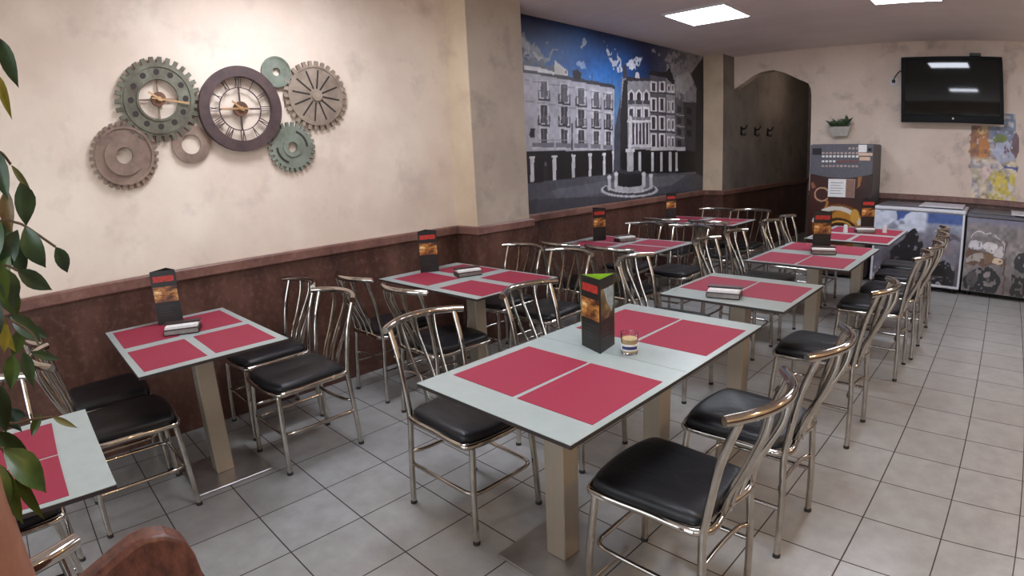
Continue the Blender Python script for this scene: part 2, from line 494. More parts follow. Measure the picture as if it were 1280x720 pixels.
# shop front with three openings
wf = B()
xs = [XL]+[v for w in WIN for v in w[:2]]+[XR]
for i in range(0, len(xs), 2): wf.box(xs[i], xs[i+1], YF-0.1, YF, 0, ZC)
for x0, x1, z0, z1 in WIN:
    wf.box(x0, x1, YF-0.1, YF, 0, z0); wf.box(x0, x1, YF-0.1, YF, z1, ZC)
struct('wall_front', wf, M['plaster'], 0)
for i, (x0, x1, z0, z1) in enumerate(WIN):
    b = B(); t = 0.05
    b.box(x0, x0+t, YF-0.08, YF-0.02, z0, z1); b.box(x1-t, x1, YF-0.08, YF-0.02, z0, z1)
    b.box(x0+t, x1-t, YF-0.08, YF-0.02, z0, z0+t); b.box(x0+t, x1-t, YF-0.08, YF-0.02, z1-t, z1)
    b.box((x0+x1)/2-t/2, (x0+x1)/2+t/2, YF-0.075, YF-0.025, z0+t, z1-t)
    struct('window_%d' % (i+1), b, M['frame_alu'], 0)
# pillars
struct('wall_pillar', B().box(XL-0.02, -2.965, -0.06, 0.53, 0, ZC, 0), M['plaster_grey'], 0)
struct('wall_corner', B().box(XL-0.02, -2.93, 4.30, YEND, 0, ZC), M['plaster_shaded'], 0)  # darkened plaster also gives the pillar its shaded side
pf = B().box(XL, -2.93, 4.29, 4.30, 0.98, ZC); struct('wall_corner_lit_face', pf, M['plaster_tan'], 0)  # lighter sheet puts the light on the pillar front into its colour
pf = B().box(XL, -2.9655, -0.068, -0.06, 0.98, ZC); struct('wall_pillar_side', pf, M['plaster_tan'], 0)
# hallway behind the arch
struct('wall_hall_right', B().box(-1.2, -1.1, YB+0.18, YEND, 0, ZC), M['plaster_shaded'], 0)
struct('wall_hall_end', B().box(XL, -1.1, YEND, YEND+0.15, 0, ZC), M['plaster_shaded'], 0)
t = thing('hall_lamp', 'small warm lamp on the ceiling of the dark hallway', 'ceiling light', (-2.1, 6.2, ZC))
obj('lamp_base', B().lathe([(0.0, 0.0), (0.07, 0.0), (0.07, -0.02), (0.0, -0.03)]), M['white_plastic'], t)
l = bpy.data.lights.new('hall_lamp_bulb', 'POINT'); l.energy = HALL_W; l.color = (1.0, 0.84, 0.72); l.shadow_soft_size = 0.06
lo = bpy.data.objects.new('hall_lamp_bulb', l); C.objects.link(lo); lo.parent = t; lo.location = (0, 0, -0.12)
# wainscot panels (trim) and cap rails
def wains(n, x0, x1, y0, y1): struct('trim_%d' % n, B().box(x0, x1, y0, y1, 0, 0.92), M['wainscot'], 0)
def caprail(n, x0, x1, y0, y1):
    b = B().box(x0, x1, y0, y1, 0.915, 0.982, bev=0.008); struct('trim_%d' % n, b, M['cap'], 0.4)
wains(1, XL, XL+0.016, YF, -0.085); caprail(2, XL, XL+0.045, YF, -0.10)
wains(3, XL, -2.949, -0.085, 0.545); caprail(4, XL, -2.925, -0.10, 0.56)
wains(5, XL, XL+0.016, 0.545, 4.275); caprail(6, XL, XL+0.045, 0.56, 4.26)
wains(7, XL, -2.914, 4.275, YEND); caprail(8, XL, -2.89, 4.26, YEND)
wains(9, -1.90, XR, YB-0.016, YB); caprail(10, -1.90, XR, YB-0.045, YB)
wains(11, XR-0.016, XR, YF, YB-0.05); caprail(12, XR-0.045, XR, YF, YB-0.05)

# ceiling LED panels
def led(x, y, label):
    t = thing('ceiling_light', label, 'ceiling light', (x, y, ZC), 0, 'square LED ceiling panels')
    b = B(); s, k = 0.31, 0.022
    for a in ((-s, s, -s, -s+k), (-s, s, s-k, s), (-s, -s+k, -s+k, s-k), (s-k, s, -s+k, s-k)):
        b.box(a[0], a[1], a[2], a[3], -0.016, 0.0)
    obj('frame', b, M['white_plastic'], t, 0)
    obj('diffuser', B().box(-s+k, s-k, -s+k, s-k, -0.010, -0.001), M['led'], t, 0)
led(-2.11, 2.14, 'bright square LED ceiling panel near the top of the mural')
led(-0.42, 2.27, 'bright square LED ceiling panel cut off by the top edge of the photo')
led(-2.38, -1.62, 'square LED ceiling panel above the gear clock')
led(-0.42, -1.55, 'square LED ceiling panel above the foreground table')
led(1.30, 2.27, 'square LED ceiling panel in front of the television side')
# unseen warm lamps, added at the right for golden glints on the chrome
for yy in (-2.6, -0.9, 0.9):
    t = thing('added_downlight', 'unseen warm ceiling lamp added at the right for golden glints', 'ceiling light', (1.9, yy, ZC), 0, 'added warm lamps along the right wall')
    obj('housing', B().lathe([(0.055, 0.0), (0.055, -0.02), (0.045, -0.02), (0.045, -0.004), (0.0, -0.004)]), M['white_plastic'], t)
    l = bpy.data.lights.new('added_downlight_lamp', 'SPOT'); l.energy = WARM_W; l.color = (1.0, 0.66, 0.32); l.spot_size = math.radians(150); l.spot_blend = 0.6; l.shadow_soft_size = 0.04
    lo = bpy.data.objects.new('added_downlight_lamp', l); C.objects.link(lo); lo.parent = t; lo.location = (0, 0, -0.03)

# ------------------------------------------------------------------ mural
MUR = """120,125,140 752,2547 978,2525 1173,2468 1311,2446 1147,2400 928,2394 742,2403
165,165,170 748,2499 933,2478 1104,2439 971,2412 743,2417
90,95,108 742,2403 1147,2400 1282,2355 1207,2261 736,2308
200,205,215 2059,2668 2130,2645 2185,2569 2125,2530 2070,2589
205,210,220 2138,2507 2271,2496 2254,2445 2327,2385 2280,2347 2208,2407
210,215,225 2441,2513 2570,2561 2718,2551 2665,2484 2518,2453
170,180,200 1625,2592 1728,2597 1753,2561 1661,2558
140,165,205 1549,2349 1652,2373 1728,2333 1622,2294
150,150,155 2998,2643 3146,2716 3181,2646 3033,2611
150,146,150 3254,2580 3512,2722 3867,2764 4275,2793 4363,2447 4079,2117 3519,2185 3324,2362
100,98,102 3409,2615 3612,2695 3821,2680 3776,2596 3526,2532
175,172,172 3523,2416 3861,2525 3990,2375 3727,2217 3520,2262
176,174,184 733,2267 804,2258 2192,2200 2158,1524 687,1552
60,58,64 736,2308 805,2279 2193,2225 2199,2188 803,2245 732,2246
215,213,215 807,2307 1008,2303 1231,2278 1207,2254 805,2272
205,200,196 1226,2386 1283,2362 1411,2307 1408,2255 1207,2261
40,38,42 1374,2304 1394,2306 1392,2276 1373,2274
38,34,36 1485,2313 1561,2335 1623,2302 1620,2240 1494,2246
60,60,70 1794,2307 1807,2309 1804,2230 1790,2229
205,204,208 1000,2198 1124,2195 1114,2019 989,2026
92,90,98 1016,2185 1105,2184 1096,2031 1007,2034
120,118,126 1054,2174 1065,2174 1058,2043 1047,2043
70,68,76 972,2103 984,2103 979,2018 967,2018
70,68,76 1130,2112 1142,2112 1137,2025 1125,2025
48,45,50 968,2032 1137,2024 1136,2006 967,2013
96,94,102 972,2103 1141,2097 1140,2090 972,2096
104,100,108 986,2096 993,2096 989,2032 982,2033
104,100,108 1009,2098 1016,2098 1013,2033 1005,2034
104,100,108 1032,2099 1040,2099 1036,2035 1028,2035
104,100,108 1056,2100 1063,2100 1060,2036 1052,2036
104,100,108 1079,2102 1087,2102 1083,2037 1075,2037
104,100,108 1103,2103 1111,2103 1107,2038 1099,2038
104,100,108 1127,2104 1135,2104 1131,2039 1123,2039
205,204,208 987,1987 1112,1980 1101,1787 976,1798
62,56,62 1004,1974 1093,1970 1084,1799 994,1805
120,118,126 1042,1961 1053,1961 1045,1812 1034,1813
70,68,76 959,1876 971,1876 966,1790 954,1790
70,68,76 1118,1880 1129,1879 1124,1792 1113,1792
48,45,50 955,1804 1124,1791 1123,1772 954,1786
96,94,102 959,1876 1128,1864 1128,1857 958,1869
104,100,108 972,1869 980,1869 976,1804 969,1805
104,100,108 996,1869 1003,1869 1000,1805 992,1805
104,100,108 1019,1870 1027,1870 1023,1805 1015,1805
104,100,108 1043,1871 1050,1870 1047,1805 1039,1806
104,100,108 1066,1871 1074,1871 1070,1806 1063,1806
104,100,108 1090,1872 1098,1871 1094,1806 1086,1806
104,100,108 1114,1872 1122,1872 1119,1806 1111,1807
205,204,208 975,1777 1100,1766 1092,1612 966,1625
66,62,66 992,1763 1081,1757 1074,1625 985,1632
120,118,126 1030,1749 1041,1748 1035,1638 1024,1639
205,204,208 1286,2187 1420,2183 1411,1995 1276,2002
92,90,98 1304,2173 1400,2172 1392,2007 1296,2010
120,118,126 1345,2161 1357,2161 1350,2019 1338,2020
70,68,76 1257,2082 1270,2083 1265,1994 1252,1994
70,68,76 1428,2091 1440,2091 1436,2001 1423,2001
48,45,50 1253,2009 1436,2000 1435,1981 1252,1989
96,94,102 1257,2082 1439,2076 1439,2068 1256,2075
104,100,108 1271,2076 1280,2076 1276,2009 1268,2009
104,100,108 1296,2077 1305,2077 1301,2010 1293,2010
104,100,108 1322,2078 1330,2078 1327,2011 1318,2011
104,100,108 1347,2080 1355,2079 1352,2012 1344,2012
104,100,108 1373,2081 1381,2081 1378,2013 1369,2014
104,100,108 1398,2082 1407,2082 1404,2015 1395,2015
104,100,108 1424,2084 1433,2084 1430,2016 1421,2016
205,204,208 1275,1987 1410,1980 1401,1784 1266,1794
62,56,62 1294,1973 1390,1970 1382,1796 1285,1802
120,118,126 1335,1960 1347,1960 1340,1810 1328,1810
70,68,76 1246,1876 1259,1876 1255,1787 1242,1787
70,68,76 1418,1880 1430,1880 1426,1788 1414,1789
48,45,50 1242,1802 1426,1788 1425,1768 1241,1782
96,94,102 1246,1876 1429,1864 1429,1857 1246,1868
104,100,108 1261,1869 1269,1868 1266,1801 1257,1802
104,100,108 1286,1869 1294,1869 1291,1802 1283,1802
104,100,108 1311,1870 1320,1869 1316,1802 1308,1803
104,100,108 1337,1870 1345,1870 1342,1803 1333,1803
104,100,108 1362,1871 1371,1871 1368,1803 1359,1803
104,100,108 1388,1872 1397,1871 1393,1803 1385,1804
104,100,108 1414,1872 1423,1872 1420,1804 1411,1804
205,204,208 1265,1772 1400,1761 1392,1578 1256,1593
66,62,66 1283,1757 1380,1751 1372,1592 1275,1600
120,118,126 1324,1743 1337,1742 1330,1606 1318,1607
205,204,208 1547,2171 1685,2167 1677,1984 1539,1991
92,90,98 1567,2157 1663,2156 1656,1997 1559,2000
120,118,126 1608,2144 1621,2144 1614,2009 1602,2009
70,68,76 1520,2074 1534,2075 1530,1983 1516,1983
70,68,76 1691,2083 1704,2083 1700,1989 1687,1989
48,45,50 1517,1998 1700,1990 1699,1970 1516,1978
96,94,102 1520,2074 1704,2068 1703,2060 1520,2067
104,100,108 1535,2067 1544,2067 1540,1998 1532,1999
104,100,108 1560,2069 1569,2069 1566,1999 1557,2000
104,100,108 1585,2070 1594,2070 1591,2000 1582,2001
104,100,108 1611,2071 1620,2071 1617,2002 1608,2002
104,100,108 1636,2072 1646,2072 1642,2003 1633,2003
104,100,108 1662,2074 1671,2074 1668,2004 1659,2004
104,100,108 1688,2075 1698,2075 1695,2005 1685,2005
205,204,208 1538,1967 1676,1960 1668,1772 1529,1783
62,56,62 1557,1953 1654,1949 1647,1785 1550,1791
120,118,126 1598,1939 1611,1938 1606,1799 1593,1799
70,68,76 1511,1867 1525,1867 1521,1775 1507,1775
70,68,76 1682,1871 1695,1871 1692,1776 1679,1777
48,45,50 1507,1790 1692,1777 1691,1757 1506,1770
96,94,102 1511,1867 1695,1856 1695,1848 1510,1859
104,100,108 1525,1860 1534,1859 1531,1790 1522,1791
104,100,108 1551,1860 1560,1860 1557,1790 1548,1791
104,100,108 1576,1861 1585,1861 1582,1791 1573,1791
104,100,108 1602,1862 1611,1861 1608,1791 1599,1792
104,100,108 1627,1862 1637,1862 1634,1792 1625,1792
104,100,108 1653,1863 1663,1862 1660,1792 1650,1792
104,100,108 1679,1863 1689,1863 1686,1792 1677,1793
205,204,208 1529,1768 1667,1757 1660,1567 1521,1582
66,62,66 1549,1752 1646,1746 1640,1581 1542,1589
120,118,126 1590,1737 1603,1736 1597,1596 1584,1597
205,204,208 1800,2153 1933,2150 1926,1972 1793,1979
92,90,98 1821,2139 1910,2138 1904,1985 1815,1987
120,118,126 1858,2125 1872,2125 1867,1997 1853,1997
70,68,76 1778,2065 1793,2065 1789,1971 1774,1970
70,68,76 1934,2073 1948,2072 1945,1976 1931,1976
48,45,50 1775,1986 1945,1979 1944,1958 1774,1965
96,94,102 1778,2065 1948,2059 1948,2051 1778,2057
104,100,108 1792,2058 1801,2057 1798,1986 1789,1986
104,100,108 1815,2059 1825,2059 1822,1987 1812,1987
104,100,108 1839,2060 1848,2060 1845,1988 1836,1988
104,100,108 1862,2061 1872,2061 1869,1989 1859,1989
104,100,108 1886,2062 1896,2062 1893,1990 1883,1990
104,100,108 1910,2063 1919,2063 1917,1991 1907,1991
104,100,108 1934,2064 1944,2064 1941,1992 1931,1992
205,204,208 1792,1961 1926,1954 1919,1769 1785,1779
62,56,62 1813,1946 1903,1943 1897,1782 1807,1787
120,118,126 1850,1931 1864,1931 1859,1795 1845,1795
70,68,76 1770,1866 1785,1866 1782,1771 1767,1770
70,68,76 1927,1869 1941,1869 1938,1772 1924,1772
48,45,50 1767,1786 1938,1775 1937,1754 1767,1766
96,94,102 1770,1866 1941,1856 1940,1848 1770,1858
104,100,108 1784,1858 1793,1858 1791,1786 1781,1786
104,100,108 1807,1859 1817,1858 1814,1786 1805,1787
104,100,108 1831,1859 1841,1859 1838,1787 1828,1787
104,100,108 1855,1860 1864,1859 1862,1787 1852,1787
104,100,108 1878,1860 1888,1860 1886,1787 1876,1788
104,100,108 1902,1861 1912,1860 1910,1788 1900,1788
104,100,108 1926,1861 1936,1861 1934,1788 1924,1788
205,204,208 1784,1759 1918,1748 1912,1557 1778,1571
66,62,66 1806,1743 1896,1737 1890,1571 1800,1578
120,118,126 1843,1727 1857,1726 1852,1585 1838,1586
205,204,208 2014,2148 2147,2144 2141,1971 2008,1977
92,90,98 2036,2133 2123,2132 2118,1984 2031,1986
120,118,126 2072,2119 2086,2119 2082,1996 2068,1996
70,68,76 1995,2066 2011,2067 2008,1969 1992,1969
70,68,76 2146,2073 2161,2073 2158,1974 2143,1974
48,45,50 1992,1985 2158,1978 2157,1957 1992,1964
96,94,102 1995,2066 2161,2061 2160,2053 1995,2058
104,100,108 2009,2058 2019,2058 2016,1985 2006,1985
104,100,108 2031,2060 2041,2059 2039,1986 2029,1986
104,100,108 2054,2061 2064,2061 2062,1987 2052,1987
104,100,108 2077,2062 2087,2062 2085,1988 2075,1988
104,100,108 2100,2063 2110,2063 2108,1989 2098,1989
104,100,108 2123,2064 2134,2064 2131,1990 2121,1990
104,100,108 2147,2065 2157,2065 2155,1991 2144,1991
205,204,208 2007,1945 2140,1938 2135,1764 2001,1773
62,56,62 2029,1929 2116,1926 2112,1777 2024,1782
120,118,126 2065,1914 2079,1914 2076,1790 2061,1791
70,68,76 1988,1863 2004,1863 2001,1765 1985,1765
70,68,76 2140,1867 2155,1866 2152,1766 2137,1767
48,45,50 1986,1781 2152,1770 2151,1749 1985,1760
96,94,102 1988,1863 2154,1854 2154,1845 1988,1855
104,100,108 2002,1855 2012,1855 2009,1781 1999,1781
104,100,108 2024,1856 2034,1855 2032,1781 2022,1782
104,100,108 2047,1856 2057,1856 2055,1782 2045,1782
104,100,108 2070,1857 2081,1856 2078,1782 2068,1782
104,100,108 2093,1857 2104,1857 2102,1782 2091,1783
104,100,108 2117,1858 2127,1857 2125,1783 2115,1783
104,100,108 2140,1858 2151,1858 2148,1783 2138,1783
205,204,208 2001,1757 2135,1747 2130,1555 1995,1568
66,62,66 2023,1741 2111,1736 2106,1569 2018,1576
120,118,126 2059,1725 2074,1724 2070,1583 2055,1584
130,128,136 788,2003 2176,1918 2175,1910 787,1996
130,128,136 799,2183 2182,2124 2182,2116 799,2176
140,138,146 873,1662 1175,1654 1175,1647 872,1655
120,118,126 871,1633 1174,1627 1171,1575 868,1583
200,198,204 868,1591 1171,1582 1171,1567 867,1576
140,138,146 1198,1657 1428,1651 1428,1644 1198,1649
120,118,126 1197,1627 1427,1622 1425,1568 1194,1575
200,198,204 1195,1582 1425,1576 1425,1561 1194,1567
140,138,146 1479,1652 1700,1647 1700,1639 1478,1644
120,118,126 1477,1621 1699,1617 1697,1561 1475,1567
200,198,204 1476,1575 1697,1569 1696,1553 1475,1559
140,138,146 1754,1643 1920,1639 1920,1631 1753,1635
120,118,126 1753,1611 1919,1608 1917,1550 1751,1555
200,198,204 1751,1563 1917,1559 1917,1542 1750,1547
140,138,146 1962,1634 2138,1630 2137,1622 1962,1626
120,118,126 1961,1601 2137,1598 2135,1539 1960,1544
200,198,204 1960,1552 2136,1547 2135,1530 1960,1535
44,42,46 846,1761 911,1761 906,1676 841,1676
30,28,32 821,1690 879,1768 907,1690
80,78,82 1442,1812 1467,1813 1456,1552 1430,1552
26,22,25 687,1558 2158,1541 2160,1294 817,1269 669,1271
205,203,206 835,1506 885,1504 872,1276 822,1279
220,218,220 823,1513 898,1511 897,1490 822,1492
205,203,206 1146,1505 1198,1504 1187,1279 1135,1282
220,218,220 1134,1513 1211,1511 1210,1488 1133,1490
205,203,206 1438,1506 1487,1505 1478,1284 1429,1287
220,218,220 1427,1514 1499,1512 1498,1489 1426,1490
205,203,206 1712,1507 1759,1507 1751,1283 1705,1285
220,218,220 1701,1516 1770,1514 1770,1490 1700,1492
205,203,206 1962,1511 2005,1510 1999,1288 1956,1290
220,218,220 1951,1519 2016,1518 2015,1493 1950,1494
205,203,206 2134,1524 2176,1523 2171,1302 2129,1304
220,218,220 2123,1533 2186,1532 2186,1506 2123,1507
46,40,42 1014,1435 1071,1433 1063,1277 1006,1280
120,110,110 1026,1449 1060,1448 1059,1419 1025,1420
70,72,82 2186,1776 2336,2184 2380,2119 2330,1295 2145,1303
150,148,154 2341,2327 2935,2349 2923,1530 2299,1297 2298,1946
44,42,46 2298,1946 2370,2287 2449,2310 2430,1554 2268,1298
70,66,72 2355,2303 2360,2429 2423,2469 2434,2318
215,212,212 2594,2322 2613,2384 2646,2404 2679,2389 2694,2330
60,58,64 2418,2333 2594,2330 2936,2358 2935,2322 2417,2282
212,210,212 2449,2055 2452,2157 2517,2204 2586,2165 2583,2061
52,48,54 2475,2064 2477,2150 2517,2178 2558,2155 2556,2068
72,70,78 2450,2080 2584,2087 2583,2044 2449,2037
205,203,206 2448,2012 2582,2017 2579,1869 2444,1866
66,62,68 2476,1987 2551,1990 2548,1886 2474,1884
120,118,126 2445,1900 2580,1904 2579,1860 2444,1857
212,210,212 2602,2062 2604,2166 2672,2214 2743,2175 2741,2069
52,48,54 2628,2072 2631,2159 2671,2188 2714,2164 2712,2076
72,70,78 2602,2088 2741,2095 2740,2051 2601,2044
205,203,206 2601,2018 2740,2024 2737,1873 2597,1869
66,62,68 2630,1993 2707,1996 2705,1890 2628,1888
120,118,126 2598,1905 2738,1909 2737,1864 2597,1861
212,210,212 2760,2069 2762,2176 2832,2225 2906,2185 2904,2077
52,48,54 2787,2080 2789,2169 2832,2198 2876,2174 2874,2084
72,70,78 2760,2096 2905,2104 2904,2058 2759,2052
205,203,206 2759,2025 2903,2031 2901,1877 2756,1874
66,62,68 2789,2000 2869,2003 2868,1895 2787,1892
120,118,126 2756,1909 2901,1914 2901,1868 2756,1865
210,208,210 2421,1865 2926,1878 2925,1851 2420,1839
60,57,62 2468,1832 2907,1841 2905,1595 2463,1597
200,198,202 2500,1832 2531,1833 2527,1606 2496,1606
200,198,202 2570,1834 2602,1834 2598,1605 2566,1605
200,198,202 2642,1835 2674,1836 2670,1605 2638,1605
200,198,202 2714,1837 2747,1838 2744,1605 2711,1605
200,198,202 2788,1839 2821,1839 2818,1604 2785,1604
200,198,202 2863,1840 2897,1841 2894,1604 2861,1604
190,188,192 2431,1606 2941,1604 2941,1567 2430,1571
92,90,97 2919,2401 3287,2405 3278,1545 2923,1539
150,148,153 3287,2405 3461,2296 3519,2146 3518,1543 3278,1535
40,38,42 2849,2386 2938,2439 3288,2452 3367,2516 3444,2447 3501,2299 3286,2387
208,206,208 2926,2321 3070,2325 3067,2206 2923,2204
58,55,60 2961,2306 3033,2307 3031,2216 2959,2215
208,206,208 3116,2336 3266,2340 3264,2218 3113,2216
58,55,60 3153,2320 3228,2322 3226,2229 3151,2228
215,213,214 3316,2314 3390,2312 3388,2217 3314,2220
70,68,74 3337,2297 3368,2296 3367,2239 3336,2240
215,213,214 3413,2321 3489,2320 3488,2224 3412,2226
70,68,74 3435,2304 3467,2303 3466,2246 3434,2246
64,60,66 2914,2203 3520,2218 3519,2199 2914,2185
208,206,208 2921,2141 3066,2141 3063,1976 2918,1978
58,55,60 2957,2124 3029,2125 3027,1987 2954,1988
208,206,208 3112,2151 3263,2153 3260,1983 3109,1985
58,55,60 3149,2135 3224,2135 3222,1995 3147,1996
215,213,214 3312,2125 3387,2122 3385,1979 3311,1983
70,68,74 3333,2107 3365,2106 3364,2001 3332,2003
215,213,214 3410,2131 3486,2127 3485,1983 3409,1987
70,68,74 3432,2113 3464,2111 3463,2005 3431,2007
64,60,66 2909,1977 3517,1976 3517,1957 2909,1959
208,206,208 2918,1932 3062,1930 3061,1763 2916,1768
58,55,60 2953,1915 3026,1914 3024,1776 2952,1778
208,206,208 3109,1939 3260,1936 3259,1766 3107,1771
58,55,60 3146,1921 3222,1920 3221,1779 3145,1781
215,213,214 3310,1908 3385,1902 3384,1759 3309,1765
70,68,74 3331,1889 3363,1887 3362,1782 3331,1784
215,213,214 3408,1910 3485,1905 3484,1760 3408,1766
70,68,74 3430,1892 3462,1890 3462,1783 3430,1786
64,60,66 2907,1768 3517,1753 3517,1733 2906,1750
208,206,208 2915,1732 3060,1726 3060,1558 2914,1567
58,55,60 2951,1714 3024,1711 3023,1572 2950,1576
208,206,208 3107,1734 3259,1728 3259,1557 3106,1565
58,55,60 3144,1716 3220,1713 3220,1570 3144,1575
215,213,214 3309,1698 3384,1691 3384,1546 3309,1554
70,68,74 3331,1679 3362,1676 3362,1570 3331,1573
215,213,214 3408,1699 3484,1692 3485,1545 3408,1553
70,68,74 3430,1680 3462,1677 3463,1569 3430,1573
64,60,66 2905,1567 3518,1537 3518,1518 2905,1549
92,90,94 3499,2184 3726,2128 3771,1520 3518,1533
48,46,50 3559,2071 3662,2066 3662,1987 3558,1993
170,168,170 3517,1972 3747,1959 3747,1949 3517,1962
48,46,50 3558,1935 3662,1928 3662,1849 3558,1857
170,168,170 3517,1836 3747,1819 3747,1809 3517,1826
48,46,50 3558,1798 3662,1790 3662,1711 3558,1720
170,168,170 3517,1700 3748,1679 3748,1669 3517,1690
48,46,50 3558,1661 3663,1651 3663,1571 3559,1582
170,168,170 3518,1562 3749,1539 3749,1529 3518,1553
64,62,66 3726,2128 4079,2137 4131,1475 3771,1500
34,32,36 3811,2063 3943,2057 3943,1976 3811,1983
34,32,36 3811,1923 3943,1915 3944,1834 3812,1843
34,32,36 3812,1783 3944,1773 3945,1691 3812,1702
24,21,24 2304,1547 3771,1530 4322,1472 4329,1236 3521,1236 2299,1288
196,194,196 2650,1516 2705,1515 2703,1298 2648,1300
196,194,196 2930,1512 2988,1511 2987,1287 2929,1289
196,194,196 3133,1509 3193,1508 3194,1278 3133,1281
196,194,196 3341,1506 3413,1505 3415,1270 3343,1273
196,194,196 3508,1504 3570,1503 3573,1264 3510,1266
200,198,200 2923,1567 3770,1561 3771,1520 2923,1530
34,33,38 3925,2491 4297,2754 4518,2822 4546,805 4146,965 4041,1393 4080,2321
84,84,92 669,1271 817,1269 2160,1294 3521,1246 4138,1200 4533,1107 4552,692 644,878
100,100,108 1105,1185 2024,1225 2021,1106 1218,1069
66,66,73 712,1125 1735,1076 3825,986 4544,850 4553,658 644,878
108,107,113 2574,1231 3820,1213 3401,1093 2832,1089
200,199,203 3089,1058 3066,1036 2999,1019 2894,1007 2761,1003 2611,1005 2456,1014 2306,1028 2171,1046 2058,1067 1974,1090 1923,1113 1906,1135 1924,1154 1976,1170 2061,1182 2173,1188 2308,1189 2457,1184 2612,1172 2762,1155 2894,1134 2999,1109 3066,1083
70,70,77 3033,1071 3012,1053 2951,1040 2856,1031 2735,1028 2598,1030 2456,1038 2318,1050 2194,1066 2091,1084 2013,1103 1965,1122 1949,1140 1966,1156 2014,1169 2092,1178 2196,1183 2320,1183 2457,1177 2599,1167 2735,1152 2856,1134 2951,1113 3012,1092
196,195,199 2940,1101 2923,1083 2872,1070 2793,1060 2692,1056 2577,1057 2456,1063 2339,1073 2233,1087 2144,1104 2078,1121 2036,1140 2023,1157 2037,1172 2079,1185 2146,1195 2235,1200 2341,1201 2458,1197 2577,1188 2692,1175 2793,1159 2872,1140 2923,1120
110,110,117 2922,1121 2905,1106 2857,1094 2781,1086 2683,1083 2572,1084 2456,1090 2344,1099 2241,1112 2156,1126 2091,1142 2051,1158 2038,1173 2052,1186 2092,1197 2157,1205 2243,1210 2345,1210 2458,1206 2573,1198 2684,1186 2781,1171 2857,1155 2905,1137
185,183,187 2174,1234 2762,1204 2761,1093 2172,1130
185,183,187 2761,1093 2751,1084 2719,1077 2670,1073 2606,1071 2533,1073 2456,1077 2381,1083 2312,1091 2253,1100 2209,1111 2181,1121 2172,1130 2182,1139 2210,1145 2254,1150 2312,1152 2382,1151 2457,1148 2534,1142 2607,1134 2670,1125 2719,1114 2751,1103
34,32,36 2222,1309 2727,1288 2727,1141 2219,1171
34,32,36 2718,1142 2709,1135 2682,1130 2640,1127 2585,1126 2523,1127 2457,1130 2392,1135 2332,1141 2282,1149 2243,1156 2219,1164 2211,1171 2220,1177 2244,1182 2282,1186 2333,1187 2392,1186 2457,1184 2523,1179 2586,1173 2640,1166 2682,1158 2709,1149
60,58,63 2719,1288 2709,1282 2683,1278 2641,1275 2587,1273 2524,1274 2458,1276 2394,1279 2334,1284 2284,1290 2246,1297 2222,1303 2214,1309 2222,1315 2246,1319 2284,1322 2335,1324 2394,1324 2459,1322 2525,1318 2587,1314 2641,1308 2683,1301 2709,1295
178,176,180 2414,1554 2544,1553 2541,1304 2410,1310
205,203,206 2460,1866 2509,1867 2503,1544 2454,1545
190,188,190 2527,1885 2525,1876 2521,1868 2514,1860 2505,1854 2495,1851 2484,1849 2473,1850 2463,1853 2455,1859 2448,1866 2444,1874 2443,1883 2445,1892 2449,1900 2456,1907 2465,1913 2475,1917 2486,1918 2497,1918 2507,1915 2515,1909 2522,1902 2526,1894
200,198,200 2390,1555 2577,1552 2577,1517 2390,1520
190,188,192 2039,1249 2099,1246 2096,1118 2037,1122
214,212,214 2108,1258 2107,1253 2103,1248 2096,1243 2088,1240 2079,1238 2069,1238 2059,1240 2050,1242 2042,1246 2036,1251 2032,1256 2031,1262 2032,1268 2036,1273 2042,1277 2051,1280 2060,1282 2070,1282 2080,1281 2089,1278 2097,1275 2103,1270 2107,1264
190,188,192 2167,1277 2229,1274 2226,1144 2165,1148
214,212,214 2238,1287 2237,1281 2233,1276 2226,1271 2218,1268 2208,1266 2198,1266 2187,1267 2178,1270 2170,1274 2164,1279 2160,1284 2159,1290 2160,1296 2164,1301 2170,1305 2179,1308 2188,1310 2199,1311 2209,1309 2218,1307 2227,1303 2233,1298 2237,1292
190,188,192 2727,1251 2797,1248 2797,1109 2727,1114
214,212,214 2807,1261 2806,1255 2801,1250 2794,1245 2785,1242 2774,1240 2762,1240 2750,1241 2739,1244 2730,1248 2723,1253 2718,1259 2717,1265 2718,1271 2723,1277 2730,1282 2739,1285 2750,1287 2762,1287 2774,1286 2785,1283 2794,1279 2801,1274 2806,1268
190,188,192 2886,1225 2958,1222 2959,1081 2886,1085
214,212,214 2969,1236 2968,1229 2963,1224 2955,1219 2946,1216 2934,1214 2922,1213 2910,1215 2898,1218 2889,1222 2881,1228 2877,1234 2875,1240 2877,1246 2881,1252 2889,1256 2898,1260 2910,1262 2922,1262 2934,1261 2945,1258 2955,1254 2963,1248 2968,1242"""
shapes = []
for line in MUR.splitlines():
    w = line.split()
    shapes.append((tuple(int(v) for v in w[0].split(',')), [tuple(int(v)/1000 for v in q.split(',')) for q in w[1:]]))
def sky(X, Y):
    d = np.sqrt(((X-1.80)/1.25)**2+((Y-2.30)/0.55)**2)
    d = np.clip(d+0.35*(nz2(X, Y, 3.0, 3)-0.5), 0, 1)[..., None]
    c = L3((44, 116, 196))*(1-d)**1.4+L3((22, 34, 74))*(1-(1-d)**1.4)
    lo = np.clip((2.35-Y)/0.35, 0, 1)[..., None]
    c = c*(1-0.5*lo)+L3((120, 170, 215))*0.5*lo
    edge = np.clip((X-2.9)/0.8, 0, 1)[..., None]
    c = c*(1-edge)+L3((104, 104, 112))*edge
    return c
mur = painted('wall_mural', (XL+0.006, 0, 0), (0, 1, 0), (0, 0, 1), 0.535, 4.285, 0.985, ZC-0.004, 400, 190, sky, shapes, M['print'], warp=0.13, nw=11)
tag(mur, 'wall mural photo of an old town square with arcades and a fountain', 'mural')

